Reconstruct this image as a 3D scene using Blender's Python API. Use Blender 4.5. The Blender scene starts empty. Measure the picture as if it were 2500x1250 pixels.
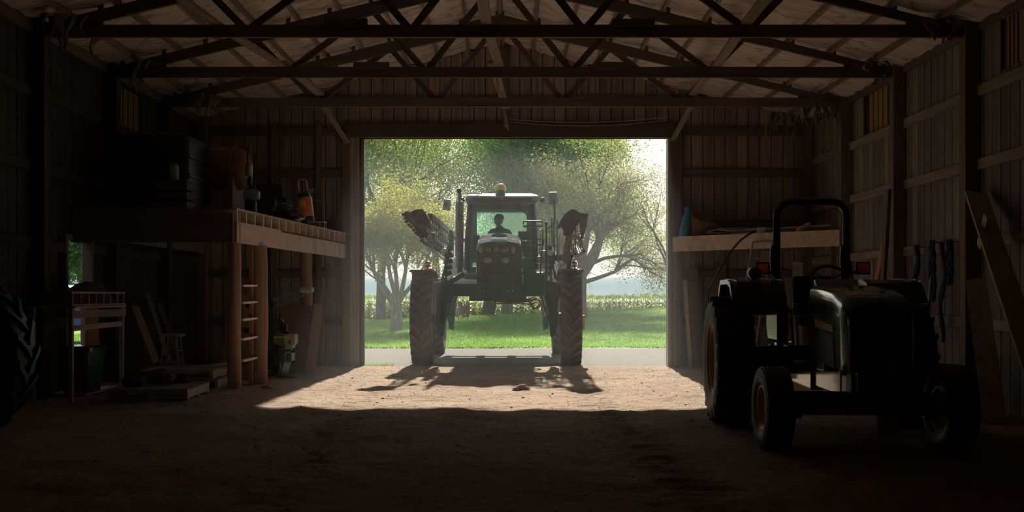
import bpy, bmesh, math, random
import numpy as np
from mathutils import Vector, Matrix

random.seed(7); np.random.seed(7)
scene = bpy.context.scene
C = scene.collection
PI = math.pi

# ------------------------------------------------------------------ camera
F = 2500.0; XV = 1237.0; YV = 720.0; HC = 1.43      # focal length (px of a 2500 px wide frame), vanishing point, eye height
cam_d = bpy.data.cameras.new('camera'); cam = bpy.data.objects.new('camera', cam_d); C.objects.link(cam)
cam.location = (0, 0, HC); cam.rotation_euler = (PI/2, 0, 0)
cam_d.sensor_width = 36.0; cam_d.lens = 36.0
cam_d.shift_x = (1250-XV)/2500.0; cam_d.shift_y = (YV-625)/2500.0
cam_d.clip_start = 0.05; cam_d.clip_end = 4000
scene.camera = cam

# ------------------------------------------------------------------ sky, sun, exposure
SUN_EL = math.radians(30.3)
world = bpy.data.worlds.new('world'); scene.world = world; world.use_nodes = True
wn = world.node_tree.nodes; wl = world.node_tree.links; wn.clear()
sky = wn.new('ShaderNodeTexSky'); sky.sky_type = 'NISHITA'; sky.sun_disc = False
sky.sun_elevation = SUN_EL; sky.sun_rotation = 0.02; sky.altitude = 200; sky.air_density = 1.0; sky.dust_density = 6.0; sky.ozone_density = 1.0
hsv = wn.new('ShaderNodeHueSaturation'); hsv.inputs['Saturation'].default_value = 0.8
bg = wn.new('ShaderNodeBackground'); bg.inputs['Strength'].default_value = 0.118
wo = wn.new('ShaderNodeOutputWorld')
gam = wn.new('ShaderNodeGamma'); gam.inputs['Gamma'].default_value = 0.6       # hazy summer sky: softer gradient
wl.new(sky.outputs[0], gam.inputs['Color']); wl.new(gam.outputs[0], hsv.inputs['Color']); wl.new(hsv.outputs[0], bg.inputs['Color']); wl.new(bg.outputs[0], wo.inputs['Surface'])
sun_d = bpy.data.lights.new('sun', 'SUN'); sun = bpy.data.objects.new('sun', sun_d); C.objects.link(sun)
sun_d.energy = 6.0; sun_d.angle = math.radians(0.9); sun_d.color = (1.0, 0.885, 0.745)
sun.rotation_euler = Vector((-0.03, -math.cos(SUN_EL), -math.sin(SUN_EL))).to_track_quat('-Z', 'Y').to_euler()
scene.view_settings.view_transform = 'Standard'; scene.view_settings.look = 'None'
scene.view_settings.gamma = 1.0; scene.view_settings.use_curve_mapping = False
scene.view_settings.exposure = 0.76
scene.cycles.max_bounces = 7; scene.cycles.diffuse_bounces = 4; scene.cycles.glossy_bounces = 3; scene.cycles.volume_bounces = 0; scene.cycles.transmission_bounces = 4

# ------------------------------------------------------------------ helpers
def P(px, py, d):
    """a point at depth d metres, from its place in the 2500 x 1250 frame"""
    return Vector(((px-XV)*d/F, d, HC+(YV-py)*d/F))

def vnoise(x, y, seed=0):
    x = np.asarray(x, float); y = np.asarray(y, float)
    xi = np.floor(x).astype(int); yi = np.floor(y).astype(int); fx = x-xi; fy = y-yi
    fx = fx*fx*(3-2*fx); fy = fy*fy*(3-2*fy)
    def h(a, b):
        n = (a*374761393 + b*668265263 + seed*974711) & 0x7fffffff
        n = ((n ^ (n >> 13))*1274126177) & 0x7fffffff
        return ((n ^ (n >> 16)) & 0xffff)/65535.0
    return (h(xi, yi)*(1-fx)+h(xi+1, yi)*fx)*(1-fy)+(h(xi, yi+1)*(1-fx)+h(xi+1, yi+1)*fx)*fy

def fbm(x, y, seed=0, octv=4):
    s = 0; a = 0.5; f = 1.0
    for i in range(octv):
        s = s+a*(vnoise(np.asarray(x)*f, np.asarray(y)*f, seed+i)-0.5); a *= 0.5; f *= 2.03
    return s

def sstep(a, b, x):
    t = np.clip((np.asarray(x, float)-a)/(b-a), 0, 1)
    return t*t*(3-2*t)

def floor_z(x, y):
    x = np.asarray(x, float); y = np.asarray(y, float)
    z = 0.05*fbm(x*0.8, y*0.8, 3)+0.06*fbm(x*3.1, y*3.1, 11)+0.012*(vnoise(x*7.3, y*7.9, 17)-0.5)
    z = z+0.09*sstep(-2.9, -3.7, x)*sstep(11, 13.5, y)               # trampled bank under the loft
    for cx in (-1.75, 1.38):                                         # wheel tracks with tread ripples
        w = np.exp(-((x-cx-0.15*np.sin(y*0.35))/0.3)**2)
        z = z+w*(-0.025+0.018*np.sin(y*26+np.abs(x-cx)*14)*vnoise(x*1.5, y*0.9, 5))*sstep(21, 19, y)
    return z*sstep(20.6, 19.4, y)+0.0

def lawn_z(x, y):
    x = np.asarray(x, float); y = np.asarray(y, float)
    return (0.30+0.043*np.clip(x, -16, 16))*sstep(28, 57, y)*sstep(66, 57.5, y)-0.45*sstep(58, 65, y)+0.05*fbm(x*0.25, y*0.25, 21)*sstep(27, 32, y)

class MB:
    """collects shapes for one mesh"""
    def __init__(s): s.v = []; s.f = []; s.m = []; s.mi = 0
    def add(s, vs, fs):
        b = len(s.v); s.v.extend(tuple(v) for v in vs)
        s.f.extend(tuple(i+b for i in f) for f in fs); s.m.extend([s.mi]*len(fs)); return s
    def box(s, c, d, rot=None):
        hx, hy, hz = d[0]/2, d[1]/2, d[2]/2
        vs = [Vector((x, y, z)) for x in (-hx, hx) for y in (-hy, hy) for z in (-hz, hz)]
        if rot is not None: vs = [rot @ v for v in vs]
        c = Vector(c)
        return s.add([v+c for v in vs], [(0, 1, 3, 2), (4, 6, 7, 5), (0, 4, 5, 1), (2, 3, 7, 6), (0, 2, 6, 4), (1, 5, 7, 3)])
    def bbox(s, a, b):
        a = Vector(a); b = Vector(b)
        return s.box((a+b)/2, (abs(b.x-a.x), abs(b.y-a.y), abs(b.z-a.z)))
    def bar(s, p, q, w, h, up=(0, 0, 1)):
        p = Vector(p); q = Vector(q); d = (q-p); L = d.length
        if L < 1e-6: return s
        d.normalize(); up = Vector(up)
        if abs(d.dot(up)) > 0.98: up = Vector((0, 1, 0)) if abs(d.y) < 0.9 else Vector((1, 0, 0))
        sx = d.cross(up).normalized(); sz = sx.cross(d)
        R = Matrix((sx, d, sz)).transposed()
        return s.box((p+q)/2, (w, L, h), R)
    def tube(s, pts, r, n=8, closed=False, caps=True):
        pts = [Vector(p) for p in pts]; N = len(pts)
        rs = list(r) if hasattr(r, '__len__') else [r]*N
        T = []
        for i in range(N):
            a = pts[(i-1) % N] if (closed or i > 0) else pts[i]; b = pts[(i+1) % N] if (closed or i < N-1) else pts[i]
            t = b-a; T.append(t.normalized() if t.length > 1e-9 else Vector((0, 0, 1)))
        u = T[0].orthogonal().normalized(); rings = []
        for i in range(N):
            u = u-T[i]*u.dot(T[i])
            u = u.normalized() if u.length > 1e-6 else T[i].orthogonal().normalized()
            w = T[i].cross(u)
            rings.append([pts[i]+(u*math.cos(2*PI*k/n)+w*math.sin(2*PI*k/n))*rs[i] for k in range(n)])
        vs = [p for ring in rings for p in ring]; fs = []
        for i in range(N if closed else N-1):
            j = (i+1) % N
            for k in range(n):
                k2 = (k+1) % n; fs.append((i*n+k, i*n+k2, j*n+k2, j*n+k))
        if caps and not closed:
            fs.append(tuple(range(n-1, -1, -1))); fs.append(tuple((N-1)*n+k for k in range(n)))
        return s.add(vs, fs)
    def lathe(s, prof, n=24, axis='Z', c=(0, 0, 0), closed=False):
        """profile of (radius, along) turned about an axis"""
        c = Vector(c); vs = []; fs = []; N = len(prof)
        for (r, a) in prof:
            for k in range(n):
                t = 2*PI*k/n; x, y = r*math.cos(t), r*math.sin(t)
                v = (x, y, a) if axis == 'Z' else ((a, x, y) if axis == 'X' else (x, a, y))
                vs.append(Vector(v)+c)
        for i in range(N if closed else N-1):
            j = (i+1) % N
            for k in range(n):
                k2 = (k+1) % n; fs.append((i*n+k, i*n+k2, j*n+k2, j*n+k))
        if not closed:
            fs.append(tuple(range(n))); fs.append(tuple((N-1)*n+k for k in range(n)))
        return s.add(vs, fs)
    def ball(s, c, r, n=12, m=8, sc=(1, 1, 1)):
        prof = [(max(1e-4, math.sin(PI*i/m))*1.0, -math.cos(PI*i/m)) for i in range(m+1)]
        c = Vector(c); vs = []; fs = []
        for (q, a) in prof:
            for k in range(n):
                t = 2*PI*k/n; vs.append(c+Vector((q*math.cos(t)*r*sc[0], q*math.sin(t)*r*sc[1], a*r*sc[2])))
        for i in range(m):
            for k in range(n):
                k2 = (k+1) % n; fs.append((i*n+k, i*n+k2, (i+1)*n+k2, (i+1)*n+k))
        return s.add(vs, fs)
    def prism(s, poly, a, b, axis='Y'):
        """a flat outline given thickness from a to b along an axis"""
        def pt(u, v, w): return (u, w, v) if axis == 'Y' else ((w, u, v) if axis == 'X' else (u, v, w))
        n = len(poly); vs = [pt(u, v, a) for u, v in poly]+[pt(u, v, b) for u, v in poly]
        fs = [tuple(range(n)), tuple(range(2*n-1, n-1, -1))]+[(i, (i+1) % n, n+(i+1) % n, n+i) for i in range(n)]
        return s.add(vs, fs)
    def loft(s, rings, caps=True):
        n = len(rings[0]); vs = [p for r in rings for p in r]; fs = []
        for i in range(len(rings)-1):
            for k in range(n):
                k2 = (k+1) % n; fs.append((i*n+k, i*n+k2, (i+1)*n+k2, (i+1)*n+k))
        if caps: fs.append(tuple(range(n-1, -1, -1))); fs.append(tuple((len(rings)-1)*n+k for k in range(n)))
        return s.add(vs, fs)
    def grid(s, nu, nv, fn):
        vs = [fn(i/nu, j/nv) for j in range(nv+1) for i in range(nu+1)]
        fs = [(j*(nu+1)+i, j*(nu+1)+i+1, (j+1)*(nu+1)+i+1, (j+1)*(nu+1)+i) for j in range(nv) for i in range(nu)]
        return s.add(vs, fs)
    def build(s, name, mat, parent=None, smooth=False, bevel=0, fix=True, loc=None, rotz=None):
        me = bpy.data.meshes.new(name); me.from_pydata(s.v, [], s.f)
        mats = mat if isinstance(mat, (list, tuple)) else [mat]
        for m in mats: me.materials.append(M[m] if isinstance(m, str) else m)
        if len(mats) > 1: me.polygons.foreach_set('material_index', s.m)
        if fix or bevel:
            bm = bmesh.new(); bm.from_mesh(me)
            if bevel:
                es = [e for e in bm.edges if len(e.link_faces) == 2 and e.calc_face_angle(0) > 0.6]
                bmesh.ops.bevel(bm, geom=es, offset=bevel, segments=2, affect='EDGES', profile=0.6)
            bmesh.ops.recalc_face_normals(bm, faces=bm.faces); bm.to_mesh(me); bm.free()
        if smooth:
            me.polygons.foreach_set('use_smooth', [True]*len(me.polygons))
            try: me.set_sharp_from_angle(angle=math.radians(40))
            except Exception: pass
        o = bpy.data.objects.new(name, me); C.objects.link(o)
        if parent is not None: o.parent = parent
        if loc is not None: o.location = loc
        if rotz is not None: o.rotation_euler = (0, 0, rotz)
        return o

def thing(name, label, cat, loc=(0, 0, 0), rotz=0.0, group=None):
    o = bpy.data.objects.new(name, None); C.objects.link(o)
    o.location = loc; o.rotation_euler = (0, 0, rotz); o['label'] = label; o['category'] = cat
    if group: o['group'] = group
    return o
def tag(o, label, cat, group=None, kind=None):
    o['label'] = label; o['category'] = cat
    if group: o['group'] = group
    if kind: o['kind'] = kind
    return o
def structure(name, label=None):
    o = bpy.data.objects.new(name, None); C.objects.link(o); o['kind'] = 'structure'
    if label: o['label'] = label
    return o
_cache = {}
def piece(name, c, d, mat, parent, rot=None, bevel=0.0):
    """one box-shaped piece as an object of its own; alike pieces share their mesh"""
    key = (name, round(d[0], 3), round(d[1], 3), round(d[2], 3), mat, bevel)
    me = _cache.get(key)
    if me is None:
        o = MB().box((0, 0, 0), d).build(name, mat, None, bevel=bevel); me = o.data; _cache[key] = me
    else:
        o = bpy.data.objects.new(name, me); C.objects.link(o)
    o.parent = parent; o.location = c
    if rot is not None: o.rotation_euler = rot
    return o
def stick(name, p, q, w, h, mat, parent, up=(0, 0, 1)):
    """a straight board from p to q as an object of its own"""
    p = Vector(p); q = Vector(q); d = q-p; L = d.length; d.normalize(); up = Vector(up)
    if abs(d.dot(up)) > 0.98: up = Vector((0, 1, 0))
    sx = d.cross(up).normalized(); sz = sx.cross(d)
    e = Matrix((sx, d, sz)).transposed().to_euler()
    return piece(name, (p+q)/2, (w, L, h), mat, parent, rot=e)
def raw_mesh(name, V, Fc, mat, parent=None, smooth=False):
    """quick mesh from numpy arrays (all faces of the same size)"""
    V = np.asarray(V, np.float32); Fc = np.asarray(Fc, np.int32); k = Fc.shape[1]
    me = bpy.data.meshes.new(name)
    me.vertices.add(len(V)); me.vertices.foreach_set('co', V.ravel())
    me.loops.add(Fc.size); me.loops.foreach_set('vertex_index', Fc.ravel())
    me.polygons.add(len(Fc)); me.polygons.foreach_set('loop_start', np.arange(0, Fc.size, k, dtype=np.int32))
    me.polygons.foreach_set('loop_total', np.full(len(Fc), k, np.int32))
    me.update(calc_edges=True); me.validate()
    me.materials.append(M[mat])
    if smooth: me.polygons.foreach_set('use_smooth', [True]*len(me.polygons))
    o = bpy.data.objects.new(name, me); C.objects.link(o)
    if parent is not None: o.parent = parent
    return o
def ground(name, x0, x1, y0, y1, step, fn, mat):
    nx = int((x1-x0)/step)+1; ny = int((y1-y0)/step)+1
    X, Y = np.meshgrid(np.linspace(x0, x1, nx), np.linspace(y0, y1, ny))
    V = np.stack([X, Y, fn(X, Y)], -1).reshape(-1, 3)
    i = (np.arange(ny-1)[:, None]*nx+np.arange(nx-1)[None, :]).ravel()
    return raw_mesh(name, V, np.stack([i, i+1, i+nx+1, i+nx], 1), mat, None, True)

# ------------------------------------------------------------------ materials
M = {}
def mat(name, col, rough=0.7, metal=0.0, var=0.12, scale=6.0, stretch=(1, 1, 1), bump=0.0, rnd=0.0, coat=0.0, spec=0.5, col2=None, detail=4.0):
    m = bpy.data.materials.new(name); m.use_nodes = True; nt = m.node_tree; N = nt.nodes; L = nt.links
    b = N['Principled BSDF']; b.inputs['Roughness'].default_value = rough; b.inputs['Metallic'].default_value = metal
    b.inputs['Specular IOR Level'].default_value = spec; b.inputs['Coat Weight'].default_value = coat; b.inputs['Coat Roughness'].default_value = 0.08
    tc = N.new('ShaderNodeTexCoord'); mp = N.new('ShaderNodeMapping'); mp.inputs['Scale'].default_value = [scale*q for q in stretch]
    nz = N.new('ShaderNodeTexNoise'); nz.inputs['Scale'].default_value = 1.0; nz.inputs['Detail'].default_value = detail; nz.inputs['Roughness'].default_value = 0.65
    L.new(tc.outputs['Object'], mp.inputs['Vector']); L.new(mp.outputs[0], nz.inputs['Vector'])
    mr = N.new('ShaderNodeMapRange'); mr.inputs['From Min'].default_value = 0.3; mr.inputs['From Max'].default_value = 0.7
    L.new(nz.outputs['Fac'], mr.inputs['Value'])
    mx = N.new('ShaderNodeMix'); mx.data_type = 'RGBA'
    c2 = col2 if col2 else tuple(min(1, q*(1+var)) for q in col); c1 = col if col2 else tuple(q*(1-var) for q in col)
    mx.inputs[6].default_value = (*c1, 1); mx.inputs[7].default_value = (*c2, 1); L.new(mr.outputs[0], mx.inputs[0])
    out = mx.outputs[2]
    if rnd:
        oi = N.new('ShaderNodeObjectInfo'); r2 = N.new('ShaderNodeMapRange'); r2.inputs['To Min'].default_value = 1-rnd; r2.inputs['To Max'].default_value = 1+rnd
        L.new(oi.outputs['Random'], r2.inputs['Value'])
        va = N.new('ShaderNodeVectorMath'); va.operation = 'MULTIPLY_ADD'; va.inputs[1].default_value = (37, 17, 53); va.inputs[2].default_value = (0, 0, 0)
        cb = N.new('ShaderNodeCombineXYZ')
        for k in range(3): L.new(oi.outputs['Random'], cb.inputs[k])
        L.new(cb.outputs[0], va.inputs[0]); L.new(va.outputs[0], mp.inputs['Location'])
        mu = N.new('ShaderNodeVectorMath'); mu.operation = 'SCALE'; L.new(out, mu.inputs[0]); L.new(r2.outputs[0], mu.inputs['Scale']); out = mu.outputs[0]
    L.new(out, b.inputs['Base Color'])
    if bump:
        bp = N.new('ShaderNodeBump'); bp.inputs['Strength'].default_value = bump; bp.inputs['Distance'].default_value = 0.02
        L.new(nz.outputs['Fac'], bp.inputs['Height']); L.new(bp.outputs[0], b.inputs['Normal'])
    M[name] = m; return m

W1 = (0.21, 0.125, 0.082)
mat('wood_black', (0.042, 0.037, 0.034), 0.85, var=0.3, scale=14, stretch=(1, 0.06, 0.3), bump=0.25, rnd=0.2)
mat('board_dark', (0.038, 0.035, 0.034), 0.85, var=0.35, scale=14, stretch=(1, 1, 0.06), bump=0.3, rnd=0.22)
mat('board_far', (0.36, 0.31, 0.28), 0.8, var=0.35, scale=14, stretch=(1, 1, 0.06), bump=0.3, rnd=0.22)
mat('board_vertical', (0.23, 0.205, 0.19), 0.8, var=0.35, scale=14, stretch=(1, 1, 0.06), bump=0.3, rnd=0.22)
mat('girt_wood', (0.29, 0.235, 0.205), 0.75, var=0.3, scale=14, stretch=(1, 0.06, 1), bump=0.25, rnd=0.15)
mat('truss_wood', (0.145, 0.118, 0.102), 0.8, var=0.3, scale=14, stretch=(1, 0.06, 1), bump=0.25, rnd=0.18)
mat('truss_wood_x', (0.145, 0.118, 0.102), 0.8, var=0.3, scale=14, stretch=(0.06, 1, 1), bump=0.25, rnd=0.18)
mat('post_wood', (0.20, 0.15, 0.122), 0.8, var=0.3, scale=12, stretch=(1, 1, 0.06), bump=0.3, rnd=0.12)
mat('pole_wood', (0.36, 0.225, 0.17), 0.8, var=0.35, scale=16, stretch=(1, 1, 0.05), bump=0.35, rnd=0.1)
mat('fresh_wood', (0.84, 0.68, 0.57), 0.7, var=0.25, scale=10, stretch=(0.08, 1, 1), bump=0.2, rnd=0.1)
mat('grey_wood', (0.44, 0.36, 0.32), 0.8, var=0.3, scale=12, stretch=(1, 0.06, 1), bump=0.3, rnd=0.1)
mat('stained_wood', (0.74, 0.62, 0.57), 0.8, var=0.3, scale=3.2, stretch=(1, 1, 0.35), bump=0.3, col2=(0.40, 0.32, 0.29))
mat('fascia_wood', (0.62, 0.48, 0.42), 0.8, var=0.15, scale=6, stretch=(1, 0.1, 1), bump=0.2)
mat('plywood', (0.21, 0.13, 0.09), 0.75, var=0.25, scale=5, stretch=(1, 1, 0.2), bump=0.15, rnd=0.12)
mat('backing', (0.02, 0.017, 0.015), 0.9, var=0.2)
mat('steel_sheet', (0.33, 0.33, 0.33), 0.55, metal=0.3, var=0.15, scale=3)
def insul_mat():
    m = bpy.data.materials.new('insulation'); m.use_nodes = True; N = m.node_tree.nodes; L = m.node_tree.links; b = N['Principled BSDF']; b.inputs['Roughness'].default_value = 0.7
    tc = N.new('ShaderNodeTexCoord')
    def nz(sc, d, stretch=(1, 1, 1)):
        mp = N.new('ShaderNodeMapping'); mp.inputs['Scale'].default_value = [sc*q for q in stretch]; L.new(tc.outputs['Object'], mp.inputs['Vector'])
        n = N.new('ShaderNodeTexNoise'); n.inputs['Scale'].default_value = 1; n.inputs['Detail'].default_value = d; n.inputs['Roughness'].default_value = 0.7; L.new(mp.outputs[0], n.inputs['Vector']); return n, mp
    a, _ = nz(1.6, 6); c, _ = nz(1.0, 5, (1.6, 9, 1.6)); w, wm = nz(2.2, 3)
    mx = N.new('ShaderNodeMix'); mx.data_type = 'RGBA'; mx.inputs[6].default_value = (0.86, 0.76, 0.73, 1); mx.inputs[7].default_value = (0.52, 0.42, 0.385, 1)
    r1 = N.new('ShaderNodeMapRange'); r1.inputs['From Min'].default_value = 0.42; r1.inputs['From Max'].default_value = 0.72
    av = N.new('ShaderNodeMath'); av.operation = 'MULTIPLY_ADD'; av.inputs[1].default_value = 0.55; hv_ = N.new('ShaderNodeMath'); hv_.operation = 'MULTIPLY'; hv_.inputs[1].default_value = 0.45
    L.new(c.outputs['Fac'], hv_.inputs[0]); L.new(a.outputs['Fac'], av.inputs[0]); L.new(hv_.outputs[0], av.inputs[2]); L.new(av.outputs[0], r1.inputs['Value']); L.new(r1.outputs[0], mx.inputs[0])
    # thin cracks in the brittle facing
    ad = N.new('ShaderNodeVectorMath'); ad.operation = 'MULTIPLY_ADD'; ad.inputs[1].default_value = (0.5, 0.5, 0.0); L.new(w.outputs['Color'], ad.inputs[0])
    mp = N.new('ShaderNodeMapping'); mp.inputs['Scale'].default_value = (1.1, 3.4, 0.0); L.new(tc.outputs['Object'], mp.inputs['Vector']); L.new(mp.outputs[0], ad.inputs[2])
    vo = N.new('ShaderNodeTexVoronoi'); vo.feature = 'DISTANCE_TO_EDGE'; vo.inputs['Scale'].default_value = 1.0; L.new(ad.outputs[0], vo.inputs['Vector'])
    r2 = N.new('ShaderNodeMapRange'); r2.inputs['From Max'].default_value = 0.05; r2.inputs['To Min'].default_value = 0.5; r2.inputs['To Max'].default_value = 1.0; L.new(vo.outputs['Distance'], r2.inputs['Value'])
    mu = N.new('ShaderNodeVectorMath'); mu.operation = 'SCALE'; L.new(mx.outputs[2], mu.inputs[0]); L.new(r2.outputs[0], mu.inputs['Scale']); L.new(mu.outputs[0], b.inputs['Base Color'])
    bp = N.new('ShaderNodeBump'); bp.inputs['Strength'].default_value = 0.8; bp.inputs['Distance'].default_value = 0.03; L.new(c.outputs['Fac'], bp.inputs['Height']); L.new(bp.outputs[0], b.inputs['Normal'])
    M['insulation'] = m
insul_mat()
mat('cobweb', (0.20, 0.17, 0.15), 0.95, var=0.3, scale=10)
mat('trim_metal', (0.55, 0.55, 0.53), 0.4, metal=0.5, var=0.12, scale=8)

def dirt_mat():
    m = bpy.data.materials.new('dirt'); m.use_nodes = True; N = m.node_tree.nodes; L = m.node_tree.links; b = N['Principled BSDF']
    b.inputs['Roughness'].default_value = 0.95; b.inputs['Specular IOR Level'].default_value = 0.15
    tc = N.new('ShaderNodeTexCoord')
    def nz(s, d=5, r=0.6):
        n = N.new('ShaderNodeTexNoise'); n.inputs['Scale'].default_value = s; n.inputs['Detail'].default_value = d; n.inputs['Roughness'].default_value = r
        L.new(tc.outputs['Object'], n.inputs['Vector']); return n
    a = nz(0.7); c = nz(9); e = nz(45, 3)
    rp = N.new('ShaderNodeValToRGB'); rp.color_ramp.elements[0].position = 0.33; rp.color_ramp.elements[1].position = 0.68
    rp.color_ramp.elements[0].color = (0.225, 0.165, 0.12, 1); rp.color_ramp.elements[1].color = (0.51, 0.395, 0.28, 1)
    mx = N.new('ShaderNodeMath'); mx.operation = 'MULTIPLY_ADD'; mx.inputs[1].default_value = 0.5
    m2 = N.new('ShaderNodeMath'); m2.operation = 'MULTIPLY'; m2.inputs[1].default_value = 0.5
    L.new(c.outputs['Fac'], m2.inputs[0]); L.new(a.outputs['Fac'], mx.inputs[0]); L.new(m2.outputs[0], mx.inputs[2]); L.new(mx.outputs[0], rp.inputs[0])
    # shade deeper in the barn, painted into the dirt colour with a ragged edge
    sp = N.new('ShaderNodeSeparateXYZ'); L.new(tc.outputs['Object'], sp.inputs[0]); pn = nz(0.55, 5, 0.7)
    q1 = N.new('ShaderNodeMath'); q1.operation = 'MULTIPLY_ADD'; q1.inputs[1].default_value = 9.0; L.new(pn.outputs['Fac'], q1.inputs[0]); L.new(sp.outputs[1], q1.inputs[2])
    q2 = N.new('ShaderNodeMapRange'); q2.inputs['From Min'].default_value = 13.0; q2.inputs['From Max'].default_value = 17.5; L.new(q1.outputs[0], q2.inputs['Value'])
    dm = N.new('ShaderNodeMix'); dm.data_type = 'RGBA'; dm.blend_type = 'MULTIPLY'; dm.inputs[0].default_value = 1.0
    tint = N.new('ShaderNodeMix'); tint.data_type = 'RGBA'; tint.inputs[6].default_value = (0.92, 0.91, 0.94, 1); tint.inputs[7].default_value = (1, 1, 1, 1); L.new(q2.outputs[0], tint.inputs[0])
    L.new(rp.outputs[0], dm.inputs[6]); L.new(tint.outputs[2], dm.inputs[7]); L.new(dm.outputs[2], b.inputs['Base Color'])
    h = N.new('ShaderNodeMath'); h.operation = 'MULTIPLY_ADD'; h.inputs[1].default_value = 0.4; L.new(e.outputs['Fac'], h.inputs[0]); L.new(c.outputs['Fac'], h.inputs[2])
    bp = N.new('ShaderNodeBump'); bp.inputs['Strength'].default_value = 0.9; bp.inputs['Distance'].default_value = 0.045
    L.new(h.outputs[0], bp.inputs['Height']); L.new(bp.outputs[0], b.inputs['Normal'])
    M['dirt'] = m
dirt_mat()
mat('clod', (0.47, 0.345, 0.245), 0.95, var=0.25, scale=20)
mat('gravel', (0.105, 0.104, 0.096), 0.95, scale=22, bump=0.8, col2=(0.145, 0.142, 0.13), detail=5)
mat('pebble', (0.14, 0.137, 0.125), 0.9, var=0.2, scale=12)
mat('lawn', (0.10, 0.25, 0.05), 0.95, scale=1.2, bump=0.4, col2=(0.18, 0.36, 0.07), detail=6)

def leaf_mat(name, col, col2, trans=0.5, scale=0.7):
    m = bpy.data.materials.new(name); m.use_nodes = True; N = m.node_tree.nodes; L = m.node_tree.links; N.clear()
    g = N.new('ShaderNodeNewGeometry'); tc = N.new('ShaderNodeTexCoord'); n = N.new('ShaderNodeTexNoise'); n.inputs['Scale'].default_value = scale; n.inputs['Detail'].default_value = 3
    L.new(tc.outputs['Object'], n.inputs['Vector'])
    ad = N.new('ShaderNodeMath'); ad.operation = 'MULTIPLY_ADD'; ad.inputs[1].default_value = 0.55; L.new(g.outputs['Random Per Island'], ad.inputs[0])
    s2 = N.new('ShaderNodeMapRange'); s2.inputs['From Min'].default_value = 0.3; s2.inputs['From Max'].default_value = 0.7; s2.inputs['To Max'].default_value = 0.45
    L.new(n.outputs['Fac'], s2.inputs['Value']); L.new(s2.outputs[0], ad.inputs[2])
    mx = N.new('ShaderNodeMix'); mx.data_type = 'RGBA'; mx.inputs[6].default_value = (*col, 1); mx.inputs[7].default_value = (*col2, 1); L.new(ad.outputs[0], mx.inputs[0])
    d = N.new('ShaderNodeBsdfDiffuse'); t = N.new('ShaderNodeBsdfTranslucent'); gl = N.new('ShaderNodeBsdfGlossy'); gl.inputs['Roughness'].default_value = 0.45
    for q in (d, t): L.new(mx.outputs[2], q.inputs['Color'])
    a = N.new('ShaderNodeMixShader'); a.inputs[0].default_value = trans; L.new(d.outputs[0], a.inputs[1]); L.new(t.outputs[0], a.inputs[2])
    f = N.new('ShaderNodeMixShader'); f.inputs[0].default_value = 0.06; L.new(a.outputs[0], f.inputs[1]); L.new(gl.outputs[0], f.inputs[2])
    o = N.new('ShaderNodeOutputMaterial'); L.new(f.outputs[0], o.inputs['Surface']); M[name] = m
leaf_mat('leaf_dark', (0.04, 0.15, 0.06), (0.22, 0.42, 0.09), 0.6)
leaf_mat('leaf_mid', (0.06, 0.17, 0.06), (0.42, 0.50, 0.10), 0.6)
leaf_mat('leaf_yellow', (0.10, 0.19, 0.07), (0.62, 0.57, 0.13), 0.6)
leaf_mat('leaf_olive', (0.16, 0.23, 0.09), (0.58, 0.56, 0.22), 0.6)
leaf_mat('corn_leaf', (0.05, 0.13, 0.03), (0.36, 0.45, 0.07), 0.55, scale=0.4)
leaf_mat('leaf_far', (0.08, 0.15, 0.10), (0.24, 0.36, 0.19), 0.6)
leaf_mat('grass_blade', (0.10, 0.27, 0.05), (0.38, 0.58, 0.10), 0.5, scale=0.25)
mat('bark', (0.16, 0.13, 0.11), 0.95, var=0.4, scale=9, stretch=(1, 1, 0.3), bump=0.6)
mat('bark_pale', (0.30, 0.27, 0.24), 0.95, var=0.4, scale=9, stretch=(1, 1, 0.3), bump=0.6)
mat('bluff_forest', (0.05, 0.085, 0.05), 0.95, var=0.3, scale=0.05)

# machines
mat('deere_green', (0.014, 0.12, 0.06), 0.32, var=0.1, coat=0.4, scale=3)
mat('hood_green', (0.02, 0.125, 0.06), 0.22, var=0.06, coat=1.0, scale=2)
mat('deere_yellow', (0.62, 0.36, 0.025), 0.45, var=0.12, scale=4)
mat('tyre_dusty', (0.155, 0.118, 0.095), 0.85, var=0.3, scale=7, bump=0.2)
mat('tyre_black', (0.028, 0.028, 0.030), 0.55, var=0.25, scale=7, bump=0.12)
mat('lug_dusty', (0.235, 0.185, 0.152), 0.88, var=0.3, scale=8, bump=0.2)
mat('cab_black', (0.035, 0.037, 0.04), 0.4, var=0.15, scale=5)
mat('roof_dark', (0.075, 0.072, 0.072), 0.3, var=0.12, scale=4, coat=0.5)
mat('grille_brown', (0.095, 0.05, 0.03), 0.6, var=0.2, scale=18)
mat('exhaust', (0.23, 0.22, 0.215), 0.45, metal=0.7, var=0.15, scale=6)
mat('chrome', (0.75, 0.75, 0.76), 0.15, metal=1.0, var=0.05)
mat('black_plastic', (0.02, 0.02, 0.021), 0.45, var=0.15)
mat('black_gloss', (0.010, 0.011, 0.012), 0.22, var=0.1, coat=0.5)
mat('grey_plastic', (0.30, 0.29, 0.295), 0.55, var=0.12, scale=6)
mat('boom_steel', (0.13, 0.125, 0.125), 0.5, metal=0.35, var=0.2, scale=6)
mat('boom_dust', (0.10, 0.065, 0.048), 0.85, var=0.4, scale=7, bump=0.3)
mat('boom_dust_pale', (0.30, 0.22, 0.17), 0.85, var=0.4, scale=9, bump=0.3)
mat('hose_pale', (0.45, 0.39, 0.35), 0.7, var=0.2)
mat('hose_yellow', (0.55, 0.38, 0.08), 0.5, var=0.15)
mat('tank_grey', (0.36, 0.38, 0.40), 0.5, var=0.1)
mat('lamp_lens', (0.62, 0.58, 0.52), 0.12, var=0.1, coat=0.8, scale=20)
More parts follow.
